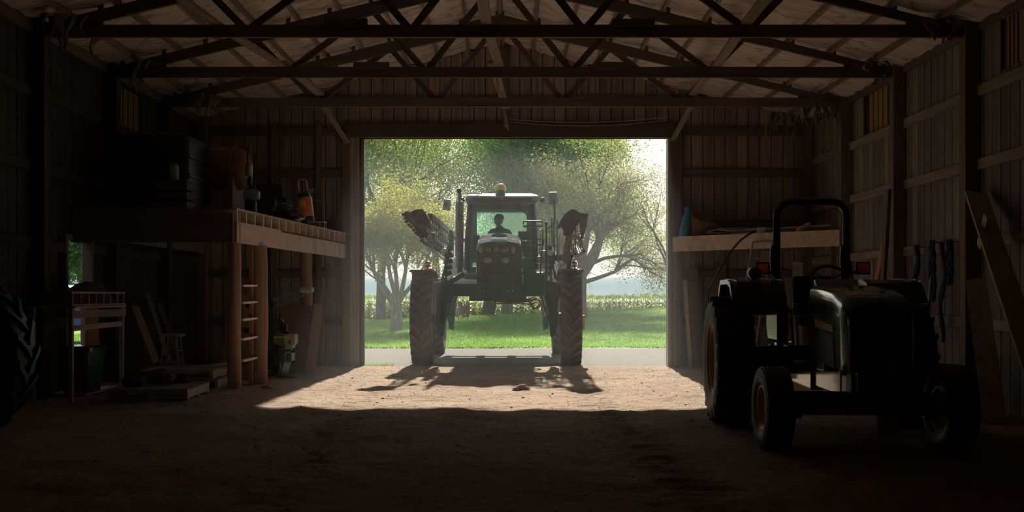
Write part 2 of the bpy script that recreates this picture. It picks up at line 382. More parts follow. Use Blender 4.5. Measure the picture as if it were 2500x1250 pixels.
mat('lamp_lens_dim', (0.26, 0.19, 0.13), 0.18, var=0.15, coat=0.8, scale=20)
leaf_mat('amber_lens', (0.95, 0.30, 0.02), (1.0, 0.42, 0.05), 0.65, scale=20)
mat('white_plastic', (0.72, 0.71, 0.69), 0.4, var=0.06)
mat('reflector_yellow', (0.75, 0.55, 0.13), 0.4, var=0.1)
mat('gps_yellow', (0.80, 0.58, 0.08), 0.35, var=0.06, coat=0.6)
mat('gps_green', (0.04, 0.26, 0.06), 0.35, var=0.06)
mat('seat_dark', (0.05, 0.048, 0.045), 0.7, var=0.15)
mat('cab_interior', (0.20, 0.19, 0.18), 0.75, var=0.1)
mat('cap_cloth', (0.025, 0.035, 0.035), 0.85, var=0.15)
mat('shirt_cloth', (0.075, 0.10, 0.115), 0.85, var=0.2, scale=14)
mat('trouser_cloth', (0.05, 0.06, 0.09), 0.9, var=0.2, scale=14)
mat('skin', (0.42, 0.24, 0.17), 0.55, var=0.06)
mat('eye_dark', (0.02, 0.015, 0.01), 0.3, var=0.05)
mat('bolt_steel', (0.42, 0.43, 0.46), 0.35, metal=0.9, var=0.15)
mat('hinge_grey', (0.34, 0.37, 0.42), 0.4, metal=0.35, var=0.12)
def glass_mat(name, tint, refl=0.10):
    m = bpy.data.materials.new(name); m.use_nodes = True; N = m.node_tree.nodes; L = m.node_tree.links; N.clear()
    t = N.new('ShaderNodeBsdfTransparent'); t.inputs[0].default_value = (*tint, 1); g = N.new('ShaderNodeBsdfGlossy'); g.inputs['Roughness'].default_value = 0.02
    fr = N.new('ShaderNodeFresnel'); fr.inputs[0].default_value = 1.45; mx = N.new('ShaderNodeMixShader')
    df = N.new('ShaderNodeBsdfTranslucent'); df.inputs[0].default_value = (0.75, 0.85, 0.80, 1); m2 = N.new('ShaderNodeMixShader'); m2.inputs[0].default_value = refl
    L.new(t.outputs[0], m2.inputs[1]); L.new(df.outputs[0], m2.inputs[2])
    L.new(fr.outputs[0], mx.inputs[0]); L.new(m2.outputs[0], mx.inputs[1]); L.new(g.outputs[0], mx.inputs[2])
    o = N.new('ShaderNodeOutputMaterial'); L.new(mx.outputs[0], o.inputs['Surface']); M[name] = m
glass_mat('cab_glass', (0.80, 0.93, 0.87), 0.10)
glass_mat('truck_glass', (0.25, 0.28, 0.30), 0.02)
def panel_mat(name, col):
    m = bpy.data.materials.new(name); m.use_nodes = True; N = m.node_tree.nodes; L = m.node_tree.links; N.clear()
    d = N.new('ShaderNodeBsdfDiffuse'); t = N.new('ShaderNodeBsdfTranslucent'); d.inputs[0].default_value = (*col, 1); t.inputs[0].default_value = (*[c*0.05 for c in col], 1)
    a = N.new('ShaderNodeAddShader'); L.new(d.outputs[0], a.inputs[0]); L.new(t.outputs[0], a.inputs[1])
    o = N.new('ShaderNodeOutputMaterial'); L.new(a.outputs[0], o.inputs['Surface']); M[name] = m
panel_mat('fibreglass', (0.42, 0.26, 0.12))

# junk
mat('drum_orange', (0.26, 0.13, 0.045), 0.45, var=0.2, scale=3)
mat('tank_black', (0.018, 0.019, 0.02), 0.5, var=0.15)
mat('jug_blue', (0.40, 0.47, 0.55), 0.4, var=0.12)
mat('sprayer_orange', (0.72, 0.22, 0.10), 0.4, var=0.12, scale=4)
mat('sprayer_label', (0.70, 0.50, 0.16), 0.5, var=0.15, scale=9)
mat('sack_paper', (0.42, 0.36, 0.32), 0.9, var=0.3, scale=6, bump=0.4)
mat('motor_teal', (0.22, 0.34, 0.36), 0.45, var=0.2, scale=9)
mat('wire_grey', (0.40, 0.40, 0.42), 0.4, metal=0.5, var=0.1)
mat('tarp_blue', (0.07, 0.33, 0.60), 0.5, var=0.3, scale=14, bump=0.4)
mat('tarp_brown', (0.28, 0.175, 0.10), 0.85, var=0.35, scale=7, bump=0.6)
mat('hose_black', (0.03, 0.03, 0.032), 0.5, var=0.1)
mat('aluminium', (0.52, 0.52, 0.53), 0.4, metal=0.7, var=0.15)
mat('rope_blue', (0.03, 0.045, 0.085), 0.8, var=0.4, scale=30, bump=0.5)
mat('bin_green', (0.02, 0.085, 0.06), 0.35, var=0.15)
mat('cardboard', (0.30, 0.19, 0.11), 0.9, var=0.2)
mat('door_orange', (0.42, 0.19, 0.085), 0.7, var=0.2, scale=6, stretch=(1, 1, 0.1))
mat('stool_wood', (0.36, 0.22, 0.13), 0.6, var=0.2, scale=8)
mat('planter_green', (0.10, 0.235, 0.16), 0.4, var=0.12)
mat('planter_grey', (0.36, 0.46, 0.40), 0.45, var=0.12)
mat('stripe_yellow', (0.80, 0.48, 0.04), 0.5, var=0.05)
mat('truck_blue', (0.10, 0.17, 0.33), 0.3, var=0.05, coat=0.8)
mat('junk_dark', (0.06, 0.052, 0.046), 0.9, var=0.4, scale=8)
mat('bucket_white', (0.55, 0.57, 0.60), 0.45, var=0.12)
mat('stone_pale', (0.45, 0.42, 0.39), 0.9, var=0.25, scale=10)
# ================================================================== the barn
XB = -0.12                          # ridge line
WL, WR = -6.15, 6.10                # faces of the side walls
YE, Y0 = 20.5, -3.0                 # inner face of the end wall, and of the wall behind the camera
PITCH = 0.25
CH = 4.76                           # underside of the truss bottom chords
def top_z(x): return 6.40-PITCH*abs(x-XB)          # top of the truss top chords
def roof_z(x): return top_z(x)+0.10                # underside of the insulation
DX0, DX1, DZ = -2.90, 3.22, 4.56    # the big doorway
BAY = 2.45; TR = [YE-2.35-BAY*k for k in range(0, 8)]        # trusses (18.15, 15.7, 13.25, 10.8 ...)

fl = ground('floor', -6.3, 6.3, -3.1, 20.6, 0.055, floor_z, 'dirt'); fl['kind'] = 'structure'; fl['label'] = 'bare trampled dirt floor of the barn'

# --- side walls: vertical boards on girts between posts, dark backing outside
def side_wall(name, x, sgn, holes, bm_='board_vertical'):
    w = structure(name)
    zt = 4.98
    # backing, with openings
    mb = MB(); xb0 = x+sgn*0.035; xb1 = x+sgn*0.06
    ys = sorted(set([Y0-0.1, YE+0.15]+[h[0] for h in holes]+[h[1] for h in holes]))
    for a, b in zip(ys[:-1], ys[1:]):
        hs = [h for h in holes if h[0] <= (a+b)/2 <= h[1]]
        zs = [(-0.3, zt+0.15)]
        for h in hs:
            zs = [q for (p, r) in zs for q in ((p, min(r, h[2])), (max(p, h[3]), r)) if q[1]-q[0] > 1e-3]
        for p, r in zs: mb.bbox((xb0, a, p), (xb1, b, r))
    mb.build('outer_skin', 'backing', w)
    # boards
    bw = 0.232; y = 8.0; n = 0
    while y < YE-0.01:
        y1 = min(y+bw, YE); zs = [(-0.12, zt)]
        for h in holes:
            if y1 > h[0]+0.02 and y < h[1]-0.02:
                zs = [q for (p, r) in zs for q in ((p, min(r, h[2])), (max(p, h[3]), r)) if q[1]-q[0] > 0.05]
        for p, r in zs:
            piece('board', (x+sgn*(0.013+0.006*random.random()), (y+y1)/2, (p+r)/2), (0.022, (y1-y)-0.016, r-p), bm_, w)
        y = y1; n += 1
    mb = MB(); y = Y0
    while y < 8.0-0.01:
        y1 = min(y+bw, 8.0); mb.bbox((x, y+0.008, -0.12), (x+sgn*0.022, y1-0.008, zt)); y = y1
    o = mb.build('boarding_behind', 'board_dark', w); o['kind'] = 'stuff'
    # posts
    py = [t for t in TR]
    for t in py:
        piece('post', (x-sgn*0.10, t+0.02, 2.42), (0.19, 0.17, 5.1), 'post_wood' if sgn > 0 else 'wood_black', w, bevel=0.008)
    piece('post', (x-sgn*0.09, YE-0.10, 2.4), (0.17, 0.17, 5.1), 'post_wood', w, bevel=0.008)
    # girts
    yy = [YE-0.02]+py
    for z in (1.07, 2.10, 3.10, 4.06):
        for a, b in zip(yy[:-1], yy[1:]):
            lo, hi = b+0.10, a-0.07
            segs = [(lo, hi)]
            for h in holes:
                if h[2] < z < h[3]:
                    segs = [q for (p, r) in segs for q in ((p, min(r, h[0])), (max(p, h[1]), r)) if q[1]-q[0] > 0.1]
            for p, r in segs:
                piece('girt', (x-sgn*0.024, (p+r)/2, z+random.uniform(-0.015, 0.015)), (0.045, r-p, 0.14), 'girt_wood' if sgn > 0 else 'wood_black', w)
    # eave board
    stick('eave_board', (x-sgn*0.03, Y0, 4.90), (x-sgn*0.03, YE, 4.90), 0.05, 0.16, 'truss_wood', w)
    return w
WALK = (14.22, 15.10, -0.3, 2.22)          # open walk door in the left wall
PAN_L = (15.95, 16.55, 3.17, 4.05); PAN_R = (15.95, 16.62, 3.20, 4.72); PAN_R2 = (12.35, 12.85, 4.15, 4.9)
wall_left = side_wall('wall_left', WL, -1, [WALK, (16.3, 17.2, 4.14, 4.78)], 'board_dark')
wall_right = side_wall('wall_right', WR, 1, [(16.5, 17.35, 4.15, 4.82), (12.2, 12.6, 4.2, 4.9)])
def fibre(x, h, parent):
    for k in range(4):
        a = h[0]+(h[1]-h[0])*k/4; b = h[0]+(h[1]-h[0])*(k+1)/4
        piece('light_panel', (x, (a+b)/2, (h[2]+h[3])/2), (0.012, (b-a)+0.02, h[3]-h[2]+0.06), 'fibreglass', parent)
        piece('panel_batten', (x-math.copysign(0.012, x), b-0.008, (h[2]+h[3])/2), (0.012, 0.016, h[3]-h[2]+0.06), 'truss_wood', parent)
fibre(WL-0.048, (16.3, 17.2, 4.14, 4.78), wall_left)
fibre(WR+0.048, (16.5, 17.35, 4.15, 4.82), wall_right); fibre(WR+0.048, (12.2, 12.6, 4.2, 4.9), wall_right)

# --- wall behind the camera
wb = structure('wall_back'); y = WL
piece('sheet', (XB, Y0-0.05, 3.0), (12.6, 0.05, 7.2), 'backing', wb)
mb = MB(); y = WL
while y < WR: mb.bbox((y+0.008, Y0-0.02, -0.1), (min(y+0.232, WR)-0.008, Y0, roof_z(y))); y += 0.232
o = mb.build('boarding_behind', 'board_dark', wb); o['kind'] = 'stuff'

# --- end wall with the doorway
wall_far = structure('wall_far'); bw = 0.229; x = WL
mb = MB()
mb.prism([(WL-0.1, -0.3), (DX0-0.02, -0.3), (DX0-0.02, roof_z(DX0)+0.05), (WL-0.1, roof_z(WL)+0.05)], YE+0.04, YE+0.07)
mb.prism([(DX1+0.02, -0.3), (WR+0.1, -0.3), (WR+0.1, roof_z(WR)+0.05), (DX1+0.02, roof_z(DX1)+0.05)], YE+0.04, YE+0.07)
mb.prism([(DX0-0.02, DZ), (DX1+0.02, DZ), (DX1+0.02, roof_z(DX1)+0.05), (XB, roof_z(XB)+0.05), (DX0-0.02, roof_z(DX0)+0.05)], YE+0.04, YE+0.07)
mb.build('outer_skin', 'backing', wall_far)
while x < WR-0.01:
    x1 = min(x+bw, WR); xm = (x+x1)/2; zb = -0.1
    if x1 > DX0 and x < DX1: zb = DZ+0.02
    piece('board', (xm, YE+0.016+0.006*random.random(), (zb+roof_z(xm)-0.02)/2), (x1-x-0.016, 0.022, roof_z(xm)-0.02-zb), 'board_far', wall_far); x = x1
for z, a, b in ((5.32, XB-4.0, XB+4.0), (3.86, WL, DX0-0.2), (3.86, DX1+0.2, WR), (2.85, WL, DX0-0.2), (2.85, DX1+0.2, WR), (1.85, WL, DX0-0.2), (1.85, DX1+0.2, WR), (0.9, WL, DX0-0.2), (0.9, DX1+0.2, WR), (4.70, WL, DX0-0.2), (4.70, DX1+0.2, WR)):
    if abs(z-5.32) < 0.01: a, b = XB-4.1, XB+4.1
    piece('girt', ((a+b)/2, YE-0.03, z), (b-a-0.02, 0.045, 0.15), 'truss_wood_x', wall_far)
piece('header_beam', ((DX0+DX1)/2, YE-0.05, DZ+0.15), (DX1-DX0+0.7, 0.09, 0.28), 'truss_wood_x', wall_far, bevel=0.006)
piece('door_post', (DX0-0.30, YE-0.06, 2.28), (0.15, 0.17, 4.75), 'post_wood', wall_far, bevel=0.008)
piece('door_post', (DX1+0.16, YE-0.06, 2.28), (0.22, 0.17, 4.75), 'post_wood', wall_far, bevel=0.008)
piece('king_post', (XB+0.12, YE-0.06, 5.55), (0.14, 0.1, 1.6), 'post_wood', wall_far)
piece('knee_stud', (DX0-0.85, YE-0.04, 2.4), (0.1, 0.1, 4.9), 'post_wood', wall_far); piece('knee_stud', (WL+1.5, YE-0.04, 2.4), (0.1, 0.1, 4.9), 'post_wood', wall_far)
tr1 = structure('trim_1'); piece('jamb_strip', (DX0-0.205, YE+0.0, 2.26), (0.03, 0.2, 4.6), 'trim_metal', tr1)
tr2 = structure('trim_2'); piece('jamb_strip', (DX1+0.02, YE+0.03, 2.26), (0.05, 0.26, 4.6), 'trim_metal', tr2)
tr3 = structure('trim_3'); piece('door_track', ((DX0+DX1)/2, YE+0.30, DZ+0.14), (12.0, 0.12, 0.14), 'trim_metal', tr3)

# --- the sliding door leaves, pushed aside outside the wall
def leaf(name, xa, xb, label):
    d = structure(name, label); yc = YE+0.24
    piece('steel_skin', ((xa+xb)/2, yc+0.06, 2.30), (xb-xa, 0.015, 4.62), 'steel_sheet', d)
    for xx in (xa+0.035, xb-0.035): piece('stile', (xx, yc, 2.30), (0.07, 0.09, 4.6), 'post_wood', d)
    for z in (0.12, 1.12, 2.05, 2.92, 3.80, 4.52): piece('rail', ((xa+xb)/2, yc+0.01, z), (xb-xa-0.14, 0.07, 0.13), 'truss_wood_x', d)
    n = 14; ww = (xb-xa-0.14)/n
    for k in range(n): piece('board', (xa+0.07+(k+0.5)*ww, yc+0.042, 2.30), (ww-0.008, 0.018, 4.5), 'board_vertical', d)
leaf('door_1', -6.0, DX0+0.02, 'sliding wooden door leaf pushed open beyond the loft')
leaf('door_2', DX1+0.07, 6.35, 'sliding wooden door leaf pushed open beyond the corner shelf')

# --- roof: insulation strips between purlins, steel outside
ceil = structure('ceiling')
NS = 10
def half_roof(s):
    xe = (WR-XB+0.12) if s > 0 else (XB-WL+0.12)
    st = xe/NS
    for k in range(NS):
        u0, u1 = k*st, (k+1)*st
        for (ya, yb) in ((7.0, 13.8), (13.8, YE+0.05)):
            rs = np.random.randint(1000)
            def fn(a, b, u0=u0, u1=u1, ya=ya, yb=yb, rs=rs):
                u = u0+(u1-u0)*a; y = ya+(yb-ya)*b; x = XB+s*u
                sag = 0.035*math.sin(PI*a)+0.035*float(fbm(u*2.2+rs, y*3.5, 5))+0.014*math.sin(y*17+float(fbm(u*1.5, y*1.3, 8))*12)
                return (x, y, roof_z(x)-max(-0.01, sag))
            MB().grid(7, 110, fn).build('insulation_strip', 'insulation', ceil, smooth=True, fix=False)
    mb = MB(); mb.add([(XB, Y0-0.1, roof_z(XB)), (XB+s*xe, Y0-0.1, roof_z(XB+s*xe)), (XB+s*xe, 7.0, roof_z(XB+s*xe)), (XB, 7.0, roof_z(XB))], [(0, 1, 2, 3)])
    mb.build('bare_roof_boarding', 'board_dark', ceil, fix=False)
    sl = math.atan(PITCH)*s
    for k in range(NS+1):
        u = k*st+ (0.03 if k == 0 else 0) - (0.06 if k == NS else 0); x = XB+s*u
        for (ya, yb) in ((Y0, 8.4), (8.4, 13.3), (13.3, 18.2), (18.2, YE)):
            piece('purlin', (x+random.uniform(-0.02, 0.02), (ya+yb)/2, top_z(x)+0.045), (0.05, yb-ya-0.01, 0.09), 'girt_wood', ceil, rot=(0, sl, 0))
    # steel outside
    xo = XB+s*(xe+0.35)
    mb = MB(); mb.prism([(XB, roof_z(XB)+0.14), (xo, roof_z(xo)+0.14), (xo, roof_z(xo)+0.18), (XB, roof_z(XB)+0.18)], Y0-0.4, YE+0.45)
    mb.build('steel_sheet', 'steel_sheet', ceil)
half_roof(1); half_roof(-1)
piece('soffit_block', (WL-0.15, 9, 4.99), (0.3, 23.5, 0.3), 'backing', ceil); piece('soffit_block', (WR+0.15, 9, 4.99), (0.3, 23.5, 0.3), 'backing', ceil)

# --- trusses
def truss(y, label):
    t = thing('roof_truss', label, 'roof truss', (XB, y, CH), group='timber roof trusses')
    xl, xr = WL+0.02-XB, WR-0.02-XB
    th = 0.055; ch = 0.16
    piece('bottom_chord', ((xl+xr)/2, 0, ch/2), (xr-xl, th, ch), 'truss_wood_x', t)
    tz = lambda u: top_z(XB+u)-CH
    for e in (xl, xr):
        s = 1 if e > 0 else -1
        hh = 0.225; a = math.atan(PITCH)
        mb = MB(); mb.prism([(0, tz(0)), (e, tz(e)), (e, max(0.0, tz(e)-hh)), (0, tz(0)-hh)], -th/2, th/2); mb.build('top_chord', 'truss_wood_x', t)
        mb = MB(); mb.prism([(e, 0), (e, tz(e)), (e-s*0.9, tz(e-s*0.9)), (e-s*0.9, 0.15), (e-s*0.6, 0.0)], th/2, th/2+0.02); mb.build('heel_gusset', 'plywood', t)
    B = (1.12, 3.25); T = (1.95, 3.75)
    for s in (1, -1):
        for (a, b) in ((B[0], 0.0), (B[0], T[0]), (B[1], T[0]), (B[1], T[1])):
            stick('web', (s*a, 0.045, ch*0.6), (s*b, 0.045, tz(b)-0.10), 0.04, 0.095, 'truss_wood', t, up=(0, 1, 0) if False else (0, 0, 1))
        piece('splice_plate', (s*1.85-0.1, -0.04, ch+0.02), (0.55, 0.03, 0.10), 'truss_wood_x', t)
        st = ((WR-XB+0.12))/NS
        for k in range(1, NS):
            piece('purlin_cleat', (s*k*st+s*0.06, 0.0, tz(k*st)+0.035), (0.06, 0.05, 0.11), 'truss_wood_x', t)
    mb = MB(); mb.prism([(-0.35, tz(0.35)-0.19), (0.35, tz(0.35)-0.19), (0.35, tz(0.35)), (0, tz(0)), (-0.35, tz(0.35))], th/2, th/2+0.02); mb.build('ridge_gusset', 'plywood', t)
    return t
for k, lab in enumerate(('timber roof truss closest to the big doorway wall', 'middle timber roof truss, second back from the doorway wall', 'third timber roof truss back from the doorway, low across the photo top', 'fourth timber roof truss back from the doorway wall')):
    truss(TR[k], lab)

# --- long brace boards lying on the bottom chords
def brace(xs, label, w=0.14, dz=0.0):
    t = thing('brace_board', label, 'board', group='brace boards along the trusses')
    zc = CH+0.16+0.02+dz
    for (xa, ya), (xb, yb) in zip(xs[:-1], xs[1:]):
        stick('plank', (xa, ya, zc), (xb, yb, zc), w, 0.038, 'girt_wood', t)
brace([(-3.95, 10.9), (-3.75, 13.4), (-3.40, 16.0)], 'long brace board over the truss chords above the loft'); brace([(-3.42, 15.6), (-3.30, 18.3)], 'short brace board ending near the loft side of the doorway', dz=.04)
brace([(-0.32, 10.8), (-0.26, 13.3), (-0.10, 15.85)], 'middle brace board along the truss centres under the ridge'); brace([(-0.22, 15.6), (-0.02, 19.4)], 'broken middle brace board end hanging by the gable', dz=.04)
brace([(3.02, 10.8), (3.1, 13.4), (3.22, 15.9)], 'long brace board over the truss chords above the tractor'); brace([(3.20, 15.6), (3.30, 18.3)], 'short brace board ending above the corner shelf post', dz=.04)
# knee braces to the door posts
tag(MB().bar((-3.3, 18.2, CH+0.1), (-3.17, YE-0.15, DZ-0.1), 0.09, 0.04).build('knee_brace', 'girt_wood'), 'slanted knee brace down to the door post on the loft side', 'brace')
tag(MB().bar((3.32, 18.2, CH+0.1), (3.30, YE-0.15, DZ-0.05), 0.09, 0.04).build('knee_brace', 'girt_wood'), 'slanted knee brace down to the door post by the corner shelf', 'brace')
# torn strip of lining hanging off the middle board
def ragged(pts, w, name, matn, label, cat, seed):
    rg = random.Random(seed); mb = MB(); vs = []; n = len(pts)
    for i, p in enumerate(pts):
        p = Vector(p); k = w*(0.5+0.7*rg.random())*(1 if i < n-1 else 0.25)
        vs += [p+Vector((-k/2+rg.uniform(-.01, .01), rg.uniform(-.03, .03), 0)), p+Vector((k/2, rg.uniform(-.03, .03), 0)), p+Vector((k/2, 0.015, 0)), p+Vector((-k/2, 0.015, 0))]
    mb.loft([vs[i*4:i*4+4] for i in range(n)]); return tag(mb.build(name, matn), label, cat)
ragged([(-0.07, 18.4, 4.93), (-0.05, 18.45, 4.78), (-0.01, 18.5, 4.62), (0.0, 18.5, 4.5), (0.03, 18.55, 4.4)], 0.05, 'torn_strip', 'sack_paper', 'pale torn strip dangling from the middle brace board by the gable', 'torn strip', 1)
ragged([(-0.19, 15.9, 5.0), (-0.16, 15.95, 4.9), (-0.14, 16.0, 4.72), (-0.11, 16.05, 4.6)], 0.04, 'torn_strip', 'sack_paper', 'pale torn strip dangling from the middle brace board at the second truss', 'torn strip', 2)
# two wires along the header
for k, (za, zb) in enumerate(((4.88, 4.79), (4.92, 4.84))):
    pts = [(0.05+(3.2-0.05)*t, YE-0.13-0.03*k, za*(1-t)+zb*t+0.12*t*t-0.32*t*(1-t)*(0.9-0.3*k)) for t in [i/14 for i in range(15)]]
    tag(MB().tube(pts, 0.008, 6).build('power_cable', 'hose_pale', smooth=True), ('lower' if k == 0 else 'upper')+' slack cable strung along the beam over the doorway', 'cable')
# torn insulation and cobwebs hanging in the corners
def rag_clump(c, sx, sy, h, n, label, seed):
    rg = random.Random(seed); t = thing('torn_insulation', label, 'torn insulation', c, group='torn insulation flaps')
    for i in range(n):
        x = rg.uniform(-sx, sx); y = rg.uniform(-sy, sy); L = h*rg.uniform(0.35, 1.0); w = rg.uniform(0.05, 0.16); mb = MB(); rings = []
        ph = rg.uniform(0, 6)
        for k in range(6):
            q = k/5; ww = w*(1-0.75*q)*(0.8+0.4*rg.random()); zz = -L*q
            ox = 0.05*math.sin(ph+q*5); oy = 0.04*math.cos(ph*1.3+q*4); a = ph+q*1.2
            e = Vector((math.cos(a), math.sin(a), 0))*ww/2; nn = Vector((-math.sin(a), math.cos(a), 0))*0.012; p = Vector((x+ox, y+oy, zz))
            rings.append([p-e-nn, p+e-nn, p+e+nn, p-e+nn])
        mb.loft(rings); mb.build('flap', 'cobweb', t, smooth=True)
rag_clump((5.62, 18.2, 4.95), 0.28, 0.35, 0.75, 11, 'torn insulation flaps hanging at the end of the doorway truss', 3)
rag_clump((5.35, 19.9, 4.95), 0.35, 0.3, 0.62, 9, 'torn insulation flaps hanging in the corner above the shelf', 4)
rag_clump((5.62, 15.7, 4.98), 0.2, 0.3, 0.35, 7, 'torn insulation flaps hanging over the tall post beside the tractor', 5)
rag_clump((5.62, 13.2, 4.98), 0.2, 0.3, 0.4, 6, 'torn insulation flaps at the wall end of the lowest truss', 6)
rag_clump((-5.6, 13.2, 4.98), 0.28, 0.3, 0.6, 8, 'torn insulation flaps high above the workbench side', 7)
rag_clump((-5.6, 15.7, 4.98), 0.28, 0.35, 0.55, 8, 'torn insulation flaps over the black tank on the loft', 8)
rag_clump((-5.4, 18.1, 4.95), 0.35, 0.35, 0.45, 7, 'torn insulation flaps at the loft end of the doorway truss', 9)

# --- open walk door in the left wall
dr = structure('door_3', 'open walk door frame in the loft side wall')
for yy in (WALK[0]+0.0, WALK[1]-0.0): piece('jamb', (WL-0.02, yy, 1.11), (0.14, 0.07, 2.24), 'post_wood', dr)
piece('lintel', (WL-0.02, (WALK[0]+WALK[1])/2, 2.24), (0.14, 0.98, 0.08), 'post_wood', dr)
# ================================================================== outdoors
def yard_z(x, y):
    return 0.012*fbm(np.asarray(x)*1.2, np.asarray(y)*1.2, 31)-0.01
def drive_edge(x): return 27.6+0.15*np.sin(np.asarray(x)*0.7)
gv = ground('gravel_path', -34, 26, 20.58, 27.75, 0.16, yard_z, 'gravel'); gv['kind'] = 'structure'; gv['label'] = 'pale gravel drive in front of the barn'
lw = ground('lawn', -60, 60, 27.4, 110, 0.3, lambda x, y: lawn_z(x, y)+0.03*sstep(27.4, 28.0, y)-0.015, 'lawn'); lw['kind'] = 'structure'; lw['label'] = 'sunlit lawn rising behind the gravel drive'
fr = ground('field_ground', -700, 900, 108, 1500, 40, lambda x, y: -0.5+0*np.asarray(x), 'lawn'); fr['kind'] = 'structure'; fr['label'] = 'flat farmland beyond the corn'
fr2 = ground('field_ground', -700, -58, 20, 110, 30, lambda x, y: -0.3+0*np.asarray(x), 'lawn'); fr2['kind'] = 'structure'; fr2['label'] = 'flat farmland beyond the yard'

def chips(n, xr, yr, zf, smin, smax, flat=0.5):
    """small eight-sided lumps strewn over the ground"""
    x = np.random.uniform(xr[0], xr[1], n); y = np.random.uniform(yr[0], yr[1], n); z = zf(x, y)
    s = np.random.uniform(smin, smax, n)*np.random.uniform(0.5, 1, n); a = np.random.uniform(0, 6.28, n); e = np.random.uniform(0.7, 1.4, n)
    base = np.array([(1, 0, 0), (0, 1, 0), (-1, 0, 0), (0, -1, 0), (0, 0, 1), (0, 0, -1)], float)
    V = np.repeat(base[None], n, 0)*np.random.uniform(0.7, 1.3, (n, 6, 1))
    vx = V[:, :, 0]*e[:, None]; vy = V[:, :, 1]; vz = V[:, :, 2]*flat
    ca, sa = np.cos(a)[:, None], np.sin(a)[:, None]
    W = np.stack([(vx*ca-vy*sa)*s[:, None]+x[:, None], (vx*sa+vy*ca)*s[:, None]+y[:, None], vz*s[:, None]+z[:, None]+s[:, None]*flat*0.35], -1).reshape(-1, 3)
    f = np.array([(0, 1, 4), (1, 2, 4), (2, 3, 4), (3, 0, 4), (1, 0, 5), (2, 1, 5), (3, 2, 5), (0, 3, 5)])
    return W, (f[None]+6*np.arange(n)[:, None, None]).reshape(-1, 3)
W, Q = chips(7000, (-6, 9), (20.7, 27.4), yard_z, 0.004, 0.010, 0.4)
o = raw_mesh('gravel', W, Q, 'pebble'); tag(o, 'loose pebbles strewn over the pale gravel drive', 'gravel', kind='stuff')
W, Q = chips(16000, (-5.8, 5.8), (5.5, 20.4), floor_z, 0.003, 0.012, 0.5)
W2, Q2 = chips(500, (-5.8, 5.8), (6, 20.2), floor_z, 0.010, 0.026, 0.55)
o = raw_mesh('dirt', np.vstack([W, W2]), np.vstack([Q, Q2+len(W)]), 'clod'); tag(o, 'crumbs and clods of dirt scattered over the barn floor', 'dirt', kind='stuff')

def blades(n, xr, yr, zf, h, wd, dens=None):
    x = np.random.uniform(xr[0], xr[1], n); y = yr[0]+(yr[1]-yr[0])*np.random.uniform(0, 1, n)**1.5
    if dens is not None:
        k = dens(x, y); x, y = x[k], y[k]; n = len(x)
    z = zf(x, y); a = np.random.uniform(0, 6.28, n); H = h*np.random.uniform(0.5, 1.2, n); w = wd*np.random.uniform(0.6, 1.3, n)
    lx, ly = np.random.normal(0, 0.45, n)*H, np.random.normal(0, 0.45, n)*H
    dx, dy = np.cos(a)*w, np.sin(a)*w
    V = np.stack([np.stack([x-dx, y-dy, z], -1), np.stack([x+dx, y+dy, z], -1), np.stack([x+lx, y+ly, z+H], -1)], 1).reshape(-1, 3)
    return V, np.arange(3*n).reshape(-1, 3)
V, Q = blades(150000, (-17, 17), (27.55, 60), lambda x, y: lawn_z(x, y), 0.075, 0.022, dens=lambda x, y: y > drive_edge(x))
o = raw_mesh('grass', V, Q, 'grass_blade'); tag(o, 'short mown grass of the sunlit lawn', 'grass', kind='stuff')
V, Q = blades(260, (-2.95, -2.3), (20.62, 21.1), yard_z, 0.07, 0.005)
o = raw_mesh('weeds', V, Q, 'grass_blade'); tag(o, 'few green weeds at the foot of the sliding door', 'weeds', kind='stuff')

# --- corn
def corn(name, rows, dx, x0, x1, label):
    Vs = []; Qs = []; nb = 0
    for ry in rows:
        n = int((x1-x0)/dx); xs = x0+dx*np.arange(n)+np.random.uniform(-dx/3, dx/3, n); ys = ry+np.random.uniform(-0.12, 0.12, n)
        zs = lawn_z(xs, ys); Hs = np.random.uniform(1.50, 1.72, n)
        for x, y, z, H in zip(xs, ys, zs, Hs):
            Vs += [(x-0.018, y, z), (x+0.018, y, z), (x+0.008, y, z+H), (x-0.008, y, z+H)]; Qs.append((nb, nb+1, nb+2, nb+3)); nb += 4
            a0 = random.uniform(0, 3.14)
            for k in range(9):
                zz = z+H*(0.18+0.082*k+random.uniform(-.02, .02)); a = a0+PI*(k % 2)+random.uniform(-.5, .5); L = random.uniform(0.35, 0.62); w = random.uniform(0.035, 0.055)
                c, s = math.cos(a), math.sin(a); px, py = -s*w, c*w
                q = [(0.0, 0.0, 1.0), (0.4, 0.22, 1.1), (0.75, 0.22, 0.8), (1.0, 0.02, 0.1)]
                for (t, u, ww) in q:
                    X = x+c*L*t; Y = y+s*L*t; Z = zz+u*L*1.0
                    Vs += [(X-px*ww, Y-py*ww, Z), (X+px*ww, Y+py*ww, Z)]
                for t in range(3):
                    b = nb+2*t; Qs.append((b, b+1, b+3, b+2))
                nb += 8
            for k in range(4):
                a = random.uniform(0, 6.28); Vs += [(x-0.012, y, z+H), (x+0.012, y, z+H), (x+0.1*math.cos(a)+.006, y+0.1*math.sin(a), z+H+0.22), (x+0.1*math.cos(a)-.006, y+0.1*math.sin(a), z+H+0.22)]; Qs.append((nb, nb+1, nb+2, nb+3)); nb += 4
    o = raw_mesh(name, Vs, Qs, 'corn_leaf'); tag(o, label, 'corn', kind='stuff')
corn('corn_foliage', [64.0+0.75*k for k in range(7)], 0.17, -19, 21, 'field of green corn standing behind the lawn')
corn('corn_foliage', [64.0+0.9*k for k in range(4)], 0.22, -38, -19, 'corn seen through the open walk door')

